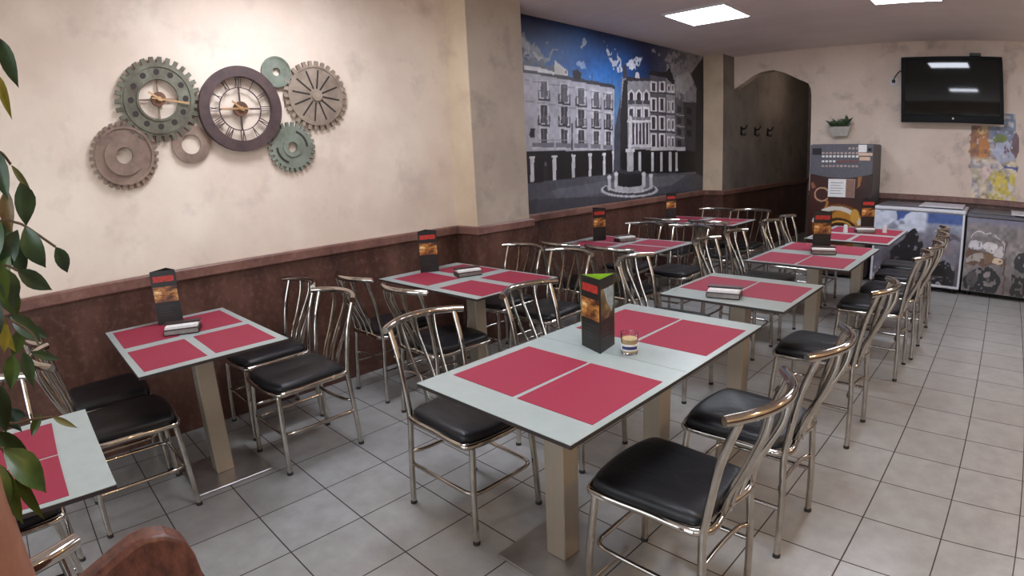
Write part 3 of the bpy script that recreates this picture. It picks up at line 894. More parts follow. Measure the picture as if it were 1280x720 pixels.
# ------------------------------------------------------------------ gear wall clock (one joined metal piece)
gx = XL
gc = thing('gear_wall_clock', 'metal wall clock made of joined green and brown gears', 'wall clock', (gx, -1.72, 1.88))
GY, GZ = -1.72, 1.88
def circ(cy_, cz_, r, n, ph=0.0): return [(cy_+r*math.sin(2*PI*i/n+ph), cz_+r*math.cos(2*PI*i/n+ph)) for i in range(n)]
def gear(name, cy_, cz_, ro, rr, ri, nt, d0, d1, mat, label=None, parent=gc):
    cy_ -= GY; cz_ -= GZ
    out = []; inn = []
    for k in range(nt):
        for f, r in ((0.0, rr), (0.18, rr), (0.24, ro), (0.72, ro), (0.78, rr), (0.9, rr)):
            w = 2*PI*(k+f)/nt; out.append((cy_+r*math.sin(w), cz_+r*math.cos(w))); inn.append((cy_+ri*math.sin(w), cz_+ri*math.cos(w)))
    o = obj(name, B().ring(out, inn, d0, d1), mat, parent, 0.5)
    if label: o['label'] = label
    return o
def annulus(name, cy_, cz_, ro, ri, d0, d1, mat, parent=gc, n=64):
    o = obj(name, B().ring(circ(cy_-GY, cz_-GZ, ro, n), circ(cy_-GY, cz_-GZ, ri, n), d0, d1), mat, parent, 0.6); return o
def disc(b, cy_, cz_, r, d0, d1, n=20):
    b.prism([(y-GY, z-GZ) for y, z in circ(cy_, cz_, r, n)], d0, d1, 'x'); return b
def bar(b, cy_, cz_, ang, r0, r1, w, d0, d1, off=0.0, tilt=0.0):
    """radial bar at clock angle ang"""
    s, c = math.sin(ang), math.cos(ang)
    def pt(r, t): return (cy_-GY+r*s+t*c, cz_-GZ+r*c-t*s)
    b.prism([pt(r0, off-tilt-w/2), pt(r0, off-tilt+w/2), pt(r1, off+tilt+w/2), pt(r1, off+tilt-w/2)], d0, d1, 'x')
    return b
# big green gear clock
g1 = gear('gear', -2.182, 1.944, 0.238, 0.205, 0.112, 30, 0.012, 0.030, M['gear_green'], 'large green gear with toothed rim')
annulus('rim', -2.182, 1.944, 0.192, 0.180, 0.030, 0.036, M['gear_green'], g1); annulus('rim', -2.182, 1.944, 0.122, 0.110, 0.030, 0.037, M['gear_green'], g1)
for k in range(12):
    a = PI/6*k; obj('hole', disc(B(), -2.182+0.152*math.sin(a), 1.944+0.152*math.cos(a), 0.017, 0.0295, 0.0315, 14), M['gap_shade'], g1)
for k in range(4): obj('spoke', bar(B(), -2.182, 1.944, PI/2*k, 0.03, 0.115, 0.009, 0.014, 0.022), M['gear_brown'], gc, 0)
b = disc(B(), -2.182, 1.944, 0.040, 0.012, 0.040); obj('hub', b, M['hub'], gc)
b = bar(B(), -2.182, 1.944, math.radians(100), -0.04, 0.17, 0.010, 0.042, 0.046); bar(b, -2.182, 1.944, math.radians(-55), -0.02, 0.07, 0.012, 0.046, 0.050)
disc(b, -2.182, 1.944, 0.012, 0.040, 0.055); obj('clock_hand', b, M['gold'], gc)
# brown clock ring
annulus('clock_ring', -1.714, 1.879, 0.252, 0.190, 0.020, 0.055, M['clock_brown'], gc, 80)['label'] = 'dark brown clock ring'
annulus('inner_ring', -1.714, 1.879, 0.129, 0.124, 0.026, 0.034, M['clock_brown'], gc, 64)
ROM = ['XII', 'I', 'II', 'III', 'IV', 'V', 'VI', 'VII', 'VIII', 'IX', 'X', 'XI']
for h, s in enumerate(ROM):
    a = PI/6*h; num = B()
    wd_ = {'I': 0.012, 'V': 0.020, 'X': 0.020}; tot = sum(wd_[c] for c in s); t = -tot/2
    for ch in s:
        o_ = t+wd_[ch]/2; t += wd_[ch]
        if ch == 'I': bar(num, -1.714, 1.879, a, 0.127, 0.192, 0.0042, 0.027, 0.033, o_)
        elif ch == 'V':
            bar(num, -1.714, 1.879, a, 0.127, 0.192, 0.004, 0.027, 0.033, o_-0.004, -0.004); bar(num, -1.714, 1.879, a, 0.127, 0.192, 0.004, 0.027, 0.033, o_+0.004, 0.004)
        else:
            bar(num, -1.714, 1.879, a, 0.127, 0.192, 0.004, 0.027, 0.033, o_, -0.007); bar(num, -1.714, 1.879, a, 0.127, 0.192, 0.004, 0.027, 0.033, o_, 0.007)
    obj('roman_numeral', num, M['clock_brown'], gc, 0)
for k in range(4): obj('spoke', bar(B(), -1.714, 1.879, PI/2*k, 0.03, 0.128, 0.009, 0.026, 0.034), M['clock_brown'], gc, 0)
obj('hub', disc(B(), -1.714, 1.879, 0.044, 0.022, 0.044), M['hub'], gc)
b = bar(B(), -1.714, 1.879, math.radians(-90), -0.05, 0.12, 0.011, 0.046, 0.050); bar(b, -1.714, 1.879, math.radians(-50), -0.02, 0.07, 0.012, 0.050, 0.054)
disc(b, -1.714, 1.879, 0.012, 0.044, 0.058); obj('clock_hand', b, M['gold'], gc, 0)
# small mint disc
d1_ = annulus('disc', -1.462, 2.107, 0.096, 0.026, 0.010, 0.024, M['gear_mint'], gc); d1_['label'] = 'small mint green disc'
annulus('rim', -1.462, 2.107, 0.096, 0.084, 0.024, 0.028, M['gear_mint'], d1_)
# slotted taupe gear
g3 = gear('gear', -1.205, 1.965, 0.222, 0.192, 0.018, 30, 0.008, 0.026, M['gear_taupe'], 'taupe gear with radial slots')
annulus('rim', -1.205, 1.965, 0.192, 0.180, 0.026, 0.032, M['gear_taupe'], g3)
for k in range(12): obj('slot', bar(B(), -1.205, 1.965, PI/6*k+0.16, 0.045, 0.165, 0.010, 0.0255, 0.0285), M['gap_shade'], g3, 0)  # dark bars laid on the gear paint the shade of its slots
obj('hub', disc(B(), -1.205, 1.965, 0.036, 0.02, 0.042), M['gear_taupe'], g3)
# small mint gear
g4 = gear('gear', -1.405, 1.640, 0.158, 0.132, 0.033, 26, 0.010, 0.026, M['gear_mint'], 'mint green gear with curved slots')
annulus('rim', -1.405, 1.640, 0.062, 0.033, 0.026, 0.034, M['gear_mint'], g4)
b = B()
for a0 in (20, 200, 110, 290):
    pts = [(-1.405-GY+0.108*math.sin(math.radians(a0+t)), 1.640-GZ+0.108*math.cos(math.radians(a0+t))) for t in range(0, 71, 7)]
    pin = [(-1.405-GY+0.094*math.sin(math.radians(a0+t)), 1.640-GZ+0.094*math.cos(math.radians(a0+t))) for t in range(70, -1, -7)]
    if a0 in (20, 200): obj('slot', B().prism(pts+pin, 0.0255, 0.0285, 'x'), M['gap_shade'], g4, 0)
# brown gear low left
g5 = gear('gear', -2.397, 1.648, 0.186, 0.160, 0.045, 30, 0.010, 0.026, M['gear_brown'], 'brown gear at lower left')
annulus('rim', -2.397, 1.648, 0.108, 0.045, 0.026, 0.038, M['gear_brown'], g5); annulus('rim', -2.397, 1.648, 0.160, 0.146, 0.026, 0.033, M['gear_brown'], g5)
# small ring
annulus('gear', -2.022, 1.685, 0.108, 0.056, 0.008, 0.022, M['gear_brown'], gc)['label'] = 'small plain brown ring'

# ------------------------------------------------------------------ tables
def table(label, x0, x1, y0, y1, px=None, py=None, plate=0.38, group='square pedestal café tables with red placemats'):
    cx_, cy_ = (x0+x1)/2, (y0+y1)/2
    t = thing('pedestal_table', label, 'table', (cx_, cy_, 0), 0, group)
    hx, hy = (x1-x0)/2, (y1-y0)/2
    b = B().box(-hx, hx, -hy, hy, 0.736, 0.748, 1); b.box(-hx, hx, -hy, hy, 0.748, 0.750, 0)
    obj('tabletop', b, [M['top'], M['top_edge']], t, 0)
    ox = 0 if px is None else px-cx_; oy = 0 if py is None else py-cy_
    obj('column', B().box(ox-0.045, ox+0.045, oy-0.045, oy+0.045, 0.009, 0.730, bev=0.004), M['brushed'], t, 0.5)
    obj('support_plate', B().box(ox-0.15, ox+0.15, oy-0.15, oy+0.15, 0.728, 0.736), M['black'], t, 0)
    p = plate/2
    obj('base_plate', B().box(ox-p, ox+p, oy-p, oy+p, 0.0, 0.010, bev=0.003), M['plate'], t, 0.5)
    return t
table('white table at the bottom left, half hidden by ficus leaves', -1.87, -1.215, -3.55, -2.895, -1.56, -3.35, 0.35)
table('white table at the left wall below the gear clock', -3.00, -2.075, -2.665, -2.03, -2.56, -2.30, 0.38)
table('white table at the left wall in front of the plaster pillar', -2.885, -1.90, -1.045, -0.365, -2.36, -0.655, 0.28)
table('white table along the left wall under the fountain of the mural', -2.79, -1.825, 0.645, 1.32, -2.30, 0.995, 0.23)
table('white table in the far left corner beside the archway pillar', -2.98, -2.00, 2.50, 3.13, -2.49, 2.79, 0.20)
table('white table half nearest the camera in the foreground pair', -1.18, -0.51, -1.965, -1.331, -0.865, -1.59, 0.36)
table('white table half holding the lime menu stand and candle glass', -1.182, -0.51, -1.329, -0.67, -0.86, -0.93)
table('single white table directly behind the foreground pair, with two placemats', -1.16, -0.51, -0.40, 0.25, -0.86, -0.04)
table('white four placemat table in the right row, third from the front', -1.165, -0.49, 0.745, 1.725, -0.85, 1.30)
table('farthest white table of the right row, next to the vending machine and freezer', -1.14, -0.465, 1.975, 3.0, -0.82, 2.60, 0.34)

def mats(pre, xsr, ysr, names, z=0.750):
    k = 0
    for iy, (y0, y1) in enumerate(ysr):
        for ix, (x0, x1) in enumerate(xsr):
            rx = 0.004*((k*7) % 3-1)
            b = B().box(-(x1-x0)/2, (x1-x0)/2, -(y1-y0)/2, (y1-y0)/2, 0.0, 0.0012)
            o = obj('placemat', b, M['mat_red'], None, 0, ((x0+x1)/2+rx, (y0+y1)/2, z+0.0002))
            o.rotation_euler = (0, 0, math.radians(((k*5) % 3-1)*0.5))
            tag(o, 'red placemat %s of %s' % (names[k], pre), 'placemat', 'red paper placemats')
            k += 1
QR = ['at the near left corner', 'at the near right corner', 'at the far left corner', 'at the far right corner']
QT = ['on the near wall side', 'on the near aisle side', 'on the far wall side', 'on the far aisle side']
XRm = [(-1.132, -0.838), (-0.826, -0.536)]
mats('the leaf covered table at bottom left', [(-1.815, -1.53), (-1.52, -1.235)], [(-3.40, -3.02)], ['on the left side', 'on the right side'])
mats('the wall table below the gear clock', [(-2.945, -2.565), (-2.49, -2.125)], [(-2.635, -2.375), (-2.335, -2.065)], QT)
mats('the wall table in front of the pillar', [(-2.785, -2.41), (-2.30, -1.92)], [(-0.99, -0.73), (-0.655, -0.39)], QT)
mats('the wall table under the mural', [(-2.70, -2.325), (-2.245, -1.87)], [(0.685, 0.955), (1.00, 1.28)], QT)
mats('the table in the far left corner', [(-2.93, -2.56), (-2.44, -2.05)], [(2.53, 2.78), (2.83, 3.09)], QT)
mats('the foreground table, nearest half', XRm, [(-1.84, -1.455)], ['on the left side', 'on the right side'])
mats('the foreground table, farther half', XRm, [(-1.15, -0.775)], ['on the left side, behind the menu', 'on the right side'])
mats('the single table behind the foreground pair', XRm, [(-0.225, 0.145)], ['on the left side', 'on the right side'])
mats('the right row table with the tall menu', XRm, [(0.775, 1.165), (1.335, 1.71)], QR)
mats('the farthest right row table', [(-1.10, -0.81), (-0.775, -0.49)], [(2.03, 2.415), (2.52, 2.93)], QR)

# ------------------------------------------------------------------ chairs
def build_chair(label, loc, rz):
    t = thing('dining_chair', label, 'chair', loc, rz, 'chrome chairs with black seats')
    ch = M['chrome']
    def railx(y): return -0.248-0.085*(1-(y/0.215)**2)
    # curved top rail
    ys = [-0.215+0.43*i/20 for i in range(21)]
    path = [(railx(y), y, 0.815+0.006*(1-(y/0.215)**2)) for y in ys]
    obj('top_rail', B().tube(path, [0.0155]+[0.0165]*19+[0.0155], 12), ch, t, 0.9)
    for s in (-1, 1):
        # rear leg runs up into the outer back upright
        p = sm([(-0.215, 0.182*s, 0.0), (-0.205, 0.176*s, 0.22), (-0.192, 0.170*s, 0.40), (-0.196, 0.168*s, 0.47), (-0.226, 0.172*s, 0.66), (railx(0.176)+0.003, 0.176*s, 0.808)], 5)
        o = obj('leg', B().tube(p, 0.0132, 10), ch, t, 0.9)
        obj('rubber_foot', B().lathe([(0.0150, 0.0), (0.0150, 0.012), (0.0134, 0.016)], (-0.215, 0.182*s, 0.0), 12), M['rubber'], o)
        p = sm([(0.212, 0.184*s, 0.0), (0.206, 0.176*s, 0.2), (0.196, 0.160*s, 0.40), (0.190, 0.152*s, 0.425)], 4)
        o = obj('leg', B().tube(p, 0.0132, 10), ch, t, 0.9)
        obj('rubber_foot', B().lathe([(0.0150, 0.0), (0.0150, 0.012), (0.0134, 0.016)], (0.212, 0.184*s, 0.0), 12), M['rubber'], o)
    # three flat inner slats with an S bend
    for y in (-0.088, 0.0, 0.088):
        p = sm([(railx(y), y, 0.812), (railx(y)+0.012, y*0.97, 0.74), (-0.262, y*0.86, 0.62), (-0.216, y*0.76, 0.52), (-0.196, y*0.72, 0.44), (-0.196, y*0.72, 0.415)], 5)
        b = B().tube(p, 0.01, 8, flat=(0.0125, 0.0042))
        obj('slat', b, ch, t, 0.9)
    # seat frame tube
    fr = sm([(-0.19, -0.166, 0.428), (-0.19, 0.0, 0.428), (-0.19, 0.166, 0.428), (0.0, 0.184, 0.428), (0.155, 0.192, 0.428), (0.205, 0.168, 0.428), (0.222, 0.0, 0.428), (0.205, -0.168, 0.428), (0.155, -0.192, 0.428), (0.0, -0.184, 0.428)], 5, True)
    obj('seat_frame', B().tube(fr, 0.0135, 10, closed=True), ch, t, 0.9)
    # domed vinyl cushion
    out = sm([(-0.180, -0.150, 0), (-0.186, 0.0, 0), (-0.180, 0.150, 0), (-0.12, 0.178, 0), (0.0, 0.188, 0), (0.14, 0.194, 0), (0.200, 0.165, 0), (0.222, 0.0, 0), (0.200, -0.165, 0), (0.14, -0.194, 0), (0.0, -0.188, 0), (-0.12, -0.178, 0)], 5, True)
    prof = [(0.93, 0.431), (0.985, 0.438), (1.0, 0.450), (0.985, 0.463), (0.94, 0.472), (0.85, 0.478), (0.6, 0.480), (0.3, 0.478), (0.05, 0.477)]
    n = len(out); vs = []; fs = []
    for s, z in prof:
        for q in out: vs.append((0.01+(q[0]-0.01)*s, q[1]*s, z-0.004*(0 if s > .9 else 1)*math.cos(q[1]*8)))
    for i in range(len(prof)-1):
        for k in range(n): l = (k+1) % n; fs.append((i*n+k, i*n+l, (i+1)*n+l, (i+1)*n+k))
    fs.append(tuple(range(n-1, -1, -1))); fs.append(tuple((len(prof)-1)*n+k for k in range(n)))
    obj('seat', B().add(vs, fs), M['vinyl'], t, 1.2)
    # stretchers: a U from rear legs round behind the front legs, a cross bar at the back
    p = [(-0.206, -0.176, 0.205), (0.09, -0.172, 0.205), (0.165, -0.166, 0.205), (0.192, -0.140, 0.205), (0.197, -0.08, 0.205), (0.197, 0.08, 0.205), (0.192, 0.140, 0.205), (0.165, 0.166, 0.205), (0.09, 0.172, 0.205), (-0.206, 0.176, 0.205)]
    obj('stretcher', B().tube(sm(p, 4), 0.0088, 8), ch, t, 0.9)
    obj('stretcher', B().tube(sm([(-0.203, -0.174, 0.265), (-0.178, -0.13, 0.265), (-0.170, 0.0, 0.265), (-0.178, 0.13, 0.265), (-0.203, 0.174, 0.265)], 4), 0.0088, 8), ch, t, 0.9)
    return t
R0, R90, R180, R270 = 0.0, PI/2, PI, -PI/2
CH = [
 (-1.37, -1.59, R0, 'chrome chair at left of the foreground table, nearest the camera'),
 (-1.38, -0.90, R0, 'second chrome chair along the left side of the foreground table pair'),
 (-0.455, -1.51, R180, 'chrome chair with big black seat at front right, nearest the camera'),
 (-0.43, -0.93, R180, 'second chrome chair from the front along the right aisle'),
 (-0.44, 0.09, R180, 'third chrome chair from the front along the right aisle'),
 (-1.375, 0.10, R0, 'chrome chair left of the single table behind the foreground pair'),
 (-0.40, 1.20, R180, 'fourth chrome chair from the front along the right aisle'),
 (-0.37, 1.70, R180, 'fifth chrome chair from the front along the right aisle'),
 (-0.38, 2.28, R180, 'sixth chrome chair from the front along the right aisle'),
 (-0.42, 2.77, R180, 'last aisle side chrome chair, closest to the freezers'),
 (-1.33, 1.05, R0, 'chrome chair left of the right row menu table, nearer one'),
 (-1.33, 1.60, R0, 'chrome chair left of the right row menu table, farther one'),
 (-1.34, 2.42, R0, 'chrome chair left of the farthest right row table, nearer one'),
 (-1.33, 2.90, R0, 'chrome chair left of the farthest right row table, closest to the archway'),
 (-2.44, -1.86, R270+0.04, 'chrome chair behind the clock wall table, on the aisle side'),
 (-2.95, -1.83, R270, 'chrome chair behind the clock wall table, against the wall'),
 (-2.49, -2.72, R90, 'chrome chair in front of the clock wall table, on the aisle side'),
 (-2.95, -2.74, R90, 'chrome chair in front of the clock wall table, against the wall'),
 (-2.80, -1.02, R90, 'chrome chair in front of the pillar wall table, against the wall'),
 (-2.24, -1.03, R90, 'chrome chair in front of the pillar wall table, on the aisle side'),
 (-2.66, -0.14, R270, 'chrome chair behind the pillar wall table, against the wall'),
 (-2.19, -0.15, R270, 'chrome chair behind the pillar wall table, on the aisle side'),
 (-2.52, 0.63, R90, 'chrome chair in front of the mural table, against the wall'),
 (-2.04, 0.64, R90, 'chrome chair in front of the mural table, on the aisle side'),
 (-2.58, 1.50, R270, 'chrome chair behind the mural table, against the wall'),
 (-2.10, 1.51, R270, 'chrome chair behind the mural table, on the aisle side'),
 (-2.66, 2.46, R90, 'chrome chair in front of the far left corner table, against the wall'),
 (-2.13, 2.47, R90, 'chrome chair in front of the far left corner table, on the aisle side'),
 (-2.585, 3.12, R270, 'chrome chair behind the far left corner table, by the corner pillar'),
 (-2.165, 3.18, R270, 'chrome chair behind the far left corner table, before the dark archway'),
 (-1.145, -3.225, R180-0.06, 'chrome chair at bottom left, cut off, beside the brown rounded panel'),
 (-1.985, -3.27, R0, 'chrome chair cut by the left photo edge, behind the leaves'),
]
c0 = None
for x, y, rz, lab in CH:
    if c0 is None: c0 = build_chair(lab, (x, y, 0), rz)
    else: dup(c0, (x, y, 0), rz, lab)

# ------------------------------------------------------------------ things on the tables
ZT = 0.7502
def build_menu(label, loc, rz, inner):
    """three sided card stand; one face looks to local +x"""
    t = thing('menu_stand', label, 'menu stand', loc, rz, 'black triangular menu stands')
    w, h, th = 0.130, 0.285, 0.0022
    r = w/(2*math.sqrt(3))
    for k in range(3):
        a = 2*PI*k/3
        mt = Matrix.Rotation(a, 4, 'Z')
        b = B().box(r-th, r, -w/2+0.0008, w/2-0.0008, 0, h, 0)
        b.mi = [1 if i == 4 else 0 for i in range(6)]  # inner face lime
        o = obj('panel', b.xf(mt), [M['menu_black'], inner], t, 0)
        if k != 1:
            f = B().box(r, r+0.0006, -w/2+0.012, w/2-0.012, h*0.80, h*0.905)
            obj('title_band', f.xf(mt), M['menu_red'], o, 0)
            f = B().box(r, r+0.0006, -w/2+0.005, w/2-0.005, h*0.43, h*0.71)
            obj('photo', f.xf(mt), M['food'], o, 0)
        else:
            f = B().box(r, r+0.0006, -w/2+0.010, w/2-0.012, h*0.44, h*0.86)
            obj('photo', f.xf(mt), M['drink'], o, 0)
            f = B().prism([(-w/2+0.030, h*0.85), (w/2-0.014, h*0.855), (w/2-0.014, h*0.60), (w/2-0.030, h*0.50), (-0.005, h*0.66)], r+0.0005, r+0.0009, 'x')
            obj('photo', f.xf(mt), M['pale_print'], o, 0)
        f = B()
        for j in range(4): f.box(r, r+0.0004, -w/2+0.018+0.006*(j % 2), w/2-0.03-0.009*((j*3) % 4), h*(0.34-0.055*j), h*(0.34-0.055*j)+0.0016)
        obj('text_lines', f.xf(mt), M['menu_grey'], o, 0)
    return t
def ang(dx, dy): return math.atan2(dy, dx)
MN = [
 ((-0.905, -1.30), math.radians(-110), 'black triangular menu stand with lime inside on the foreground table'),
 ((-2.895, -2.335), ang(0.92, -0.38), 'black menu stand on the wall table below the gear clock'),
 ((-2.795, -0.69), ang(0.86, -0.5), 'black menu stand on the wall table by the pillar'),
 ((-2.62, 1.04), ang(0.93, -0.36), 'black menu stand on the wall table under the mural'),
 ((-2.90, 2.82), ang(0.85, -0.5), 'black menu stand on the far left corner table, in front of the pillar'),
 ((-0.865, 1.46), ang(0.45, -0.88), 'black menu stand in the right row behind a napkin dispenser'),
 ((-0.83, 2.88), ang(0.55, -0.83), 'farthest black menu stand in front of the vending machine'),
]
build_menu(MN[0][2], (*MN[0][0], ZT), MN[0][1], M['menu_lime'])
m0 = None
for (x, y), a, lab in MN[1:]:
    if m0 is None: m0 = build_menu(lab, (x, y, ZT), a, M['menu_black'])
    else: dup(m0, (x, y, ZT), a, lab)
def build_napkin(label, loc, rz):
    t = thing('napkin_dispenser', label, 'napkin dispenser', loc, rz, 'low napkin dispensers')
    b = B().box(-0.085, 0.085, -0.05, 0.05, 0.0, 0.032, bev=0.006)
    obj('tray', b, M['disp_dark'], t, 0.5)
    b = B().box(-0.080, 0.080, -0.0515, -0.0495, 0.007, 0.026)
    obj('front_plate', b, M['disp_steel'], t, 0)
    b = B()
    for k in range(4): b.box(-0.078+0.001*k, 0.078-0.002*(k % 2), -0.044, 0.044-0.002*(k % 3), 0.032+0.0032*k, 0.0345+0.0032*k)
    obj('napkins', b, M['white_paper'], t, 0)
    b = B().box(-0.086, 0.086, 0.0, 0.05, 0.0455, 0.052, bev=0.002)
    obj('weight_bar', b, M['disp_dark'], t, 0.5)
    return t
NP = [
 ((-0.85, -0.29), math.radians(14), 'napkin dispenser with white napkins on the single table behind the foreground pair'),
 ((-2.625, -2.345), math.radians(66), 'dark napkin dispenser on the wall table below the gear clock'),
 ((-2.44, -0.64), math.radians(70), 'dark napkin dispenser on the wall table by the pillar'),
 ((-2.37, 1.10), math.radians(66), 'dark napkin dispenser on the wall table under the mural'),
 ((-0.79, 1.27), math.radians(22), 'napkin dispenser in the right row in front of a menu stand'),
 ((-0.78, 2.60), math.radians(26), 'farthest napkin dispenser by the vending machine'),
]
n0 = None
for (x, y), a, lab in NP:
    if n0 is None: n0 = build_napkin(lab, (x, y, ZT), a)
    else: dup(n0, (x, y, ZT), a, lab)
t = thing('candle_glass', 'small candle glass with blue and white label on the foreground table', 'candle holder', (-0.775, -1.285, ZT))
obj('glass_cup', B().lathe([(0.0, 0.0), (0.028, 0.0), (0.030, 0.004), (0.0325, 0.075), (0.0335, 0.082), (0.031, 0.082), (0.0298, 0.075), (0.0275, 0.008), (0.0, 0.008)]), M['glass'], t, 0.9)
obj('wax', B().lathe([(0.0, 0.009), (0.0268, 0.009), (0.0288, 0.060), (0.0, 0.058)]), M['wax'], t, 0.9)
obj('label_band', B().lathe([(0.0315, 0.018), (0.0322, 0.018), (0.0330, 0.042), (0.0323, 0.042)], n=36), M['white_paper'], t, 0.9)
b = B(); 
for k in range(12):
    a0 = math.radians(-110+k*9); a1 = math.radians(-110+k*9+9)
    r = 0.0336
    b.add([(r*math.cos(a0), r*math.sin(a0), 0.024), (r*math.cos(a1), r*math.sin(a1), 0.024), (r*math.cos(a1), r*math.sin(a1), 0.036), (r*math.cos(a0), r*math.sin(a0), 0.036)], [(0, 1, 2, 3)])
obj('label_print', b, M['blue_label'], t, 0.9)
def shaker(x, y, lab):
    t = thing('shaker', lab, 'shaker', (x, y, ZT), 0, 'white shakers on the farthest table')
    obj('body', B().lathe([(0.0, 0), (0.020, 0), (0.021, 0.004), (0.017, 0.045), (0.016, 0.05)]), M['white_plastic'], t, 0.9)
    obj('cap', B().lathe([(0.017, 0.05), (0.018, 0.056), (0.014, 0.07), (0.0, 0.073)]), M['white_plastic'], t, 0.9)
shaker(-0.935, 2.53, 'small white shaker left of the farthest napkin dispenser')
shaker(-0.625, 2.70, 'small white shaker right of the farthest napkin dispenser')

# ------------------------------------------------------------------ vending machine
VX0, VX1, VY0, VY1, VH = -1.735, -1.03, 4.10, 4.60, 1.555
vm = thing('vending_machine', 'hot drinks vending machine with coffee cup print beside the archway', 'vending machine', ((VX0+VX1)/2, VY1, 0))
vo = (-(VX0+VX1)/2, -VY1)
def V(b): return b.xf(Matrix.Translation((vo[0], vo[1], 0)))
obj('cabinet', V(B().box(VX0, VX1, VY0+0.02, VY1, 0.03, VH, bev=0.015)), M['vm_body'], vm, 0.5)
for x in (VX0+0.06, VX1-0.06):
    for y in (VY0+0.08, VY1-0.06): obj('foot', V(B().lathe([(0.02, 0), (0.02, 0.03)], (x, y, 0), 12)), M['black'], vm)
pan = [(VX0, VH-0.005), (VX0, 1.20)]+[(VX0+0.03+i*(VX1-VX0-0.06)/10, 1.212-0.045*math.sin(PI*i/10)) for i in range(11)]+[(VX1, 1.23), (VX1, VH-0.005)]
fp = obj('control_panel', V(B().prism(pan, VY0-0.005, VY0+0.025, 'y')), M['vm_grey'], vm, 0.3)
for r, (z, m) in enumerate(((1.505, 'button'), (1.452, 'button'), (1.415, 'button_white'), (1.358, 'button_red'), (1.305, 'button'))):
    for k in range(10):
        x = -1.585+k*0.0425
        if r == 0 and k < 7: continue
        mm = m if not (r == 3 and k < 4) else 'button_white'
        obj('button', V(B().box(x-0.015, x+0.015, VY0-0.012, VY0-0.004, z-0.012, z+0.012, bev=0.003)), M[mm], fp, 0.5)
obj('display', V(B().box(-1.71, -1.605, VY0-0.010, VY0-0.004, 1.433, 1.508)), M['black'], fp, 0)
obj('sticker', V(B().box(-1.192, -1.10, VY0-0.007, VY0-0.004, 1.462, 1.545)), M['white_paper'], fp, 0)
obj('lock', V(B().lathe([(0.0, 0.0), (0.022, 0.0), (0.020, 0.012), (0.0, 0.014)], (0, 0, 0), 20, 0).xf(Matrix.Translation((-1.066, VY0-0.004, 1.492)) @ Matrix.Rotation(PI/2, 4, 'X'))), M['black'], fp)
obj('sticker', V(B().box(-1.19, -1.035, VY0-0.0065, VY0-0.004, 1.424, 1.455)), M['peach'], fp, 0)
obj('coin_slot', V(B().box(-1.176, -1.058, VY0-0.010, VY0-0.004, 1.370, 1.410, bev=0.003)), M['peach'], fp, 0.5)
def vbase(X, Y):
    n = nz2(X, Y, 6, 5)[..., None]
    c = L3((58, 26, 20))*(0.6+0.8*n)
    s = np.clip((X+1.13)/0.1, 0, 1)[..., None]*0.6
    return c*(1-s)+L3((34, 24, 24))*s
def ell(cx_, cy_, rx, ry, a0=0, a1=360, n=36): return [(cx_+rx*math.cos(math.radians(a0+(a1-a0)*i/n)), cy_+ry*math.sin(math.radians(a0+(a1-a0)*i/n))) for i in range(n+1)]
def band(cx_, cy_, rx, ry, w, a0, a1): return ell(cx_, cy_, rx, ry, a0, a1)+ell(cx_, cy_, rx-w, ry-w, a1, a0)
vs_ = [((120, 70, 22), ell(-1.38, 0.60, 0.30, 0.27)), ((176, 120, 40), ell(-1.30, 0.62, 0.20, 0.20)), ((206, 200, 190), band(-1.40, 0.58, 0.30, 0.265, 0.05, 15, 165)),
       ((60, 30, 18), ell(-1.38, 0.55, 0.22, 0.16)), ((196, 150, 60), band(-1.36, 0.56, 0.16, 0.12, 0.02, 0, 180)), ((150, 90, 40), band(-1.36, 0.50, 0.12, 0.10, 0.02, 0, 180)),
       ((190, 150, 120), band(-1.585, 0.975, 0.09, 0.085, 0.016, 30, 330)), ((170, 110, 50), [(-1.53, 0.93), (-1.50, 0.88), (-1.52, 0.82), (-1.55, 0.82), (-1.53, 0.88)]),
       ((150, 100, 50), [(-1.185, 1.19), (-1.14, 1.19), (-1.16, 1.08), (-1.19, 1.06)]), ((200, 150, 60), ell(-1.20, 0.74, 0.05, 0.08)), ((140, 90, 70), [(-1.72, 1.10), (-1.69, 1.12), (-1.66, 1.05), (-1.70, 1.04)])]
painted('door_print', (vo[0], VY0-0.001+vo[1], 0), (1, 0, 0), (0, 0, 1), VX0+0.005, VX1-0.005, 0.06, 1.215, 90, 150, vbase, vs_, M['print_gloss'], vm)
nt = obj('notice', V(B().box(-1.515, -1.215, VY0-0.006, VY0-0.002, 0.95, 1.157)), M['white_paper'], vm, 0)
obj('notice_edge', V(B().box(-1.315, -1.216, VY0-0.0072, VY0-0.0055, 0.952, 1.155)), M['brown_print'], nt, 0)
b = B()
for j in range(5): b.box(-1.49, -1.35-0.02*(j % 2), VY0-0.0068, VY0-0.0058, 1.11-0.03*j, 1.115-0.03*j)
obj('text_lines', V(b), M['menu_grey'], nt, 0)

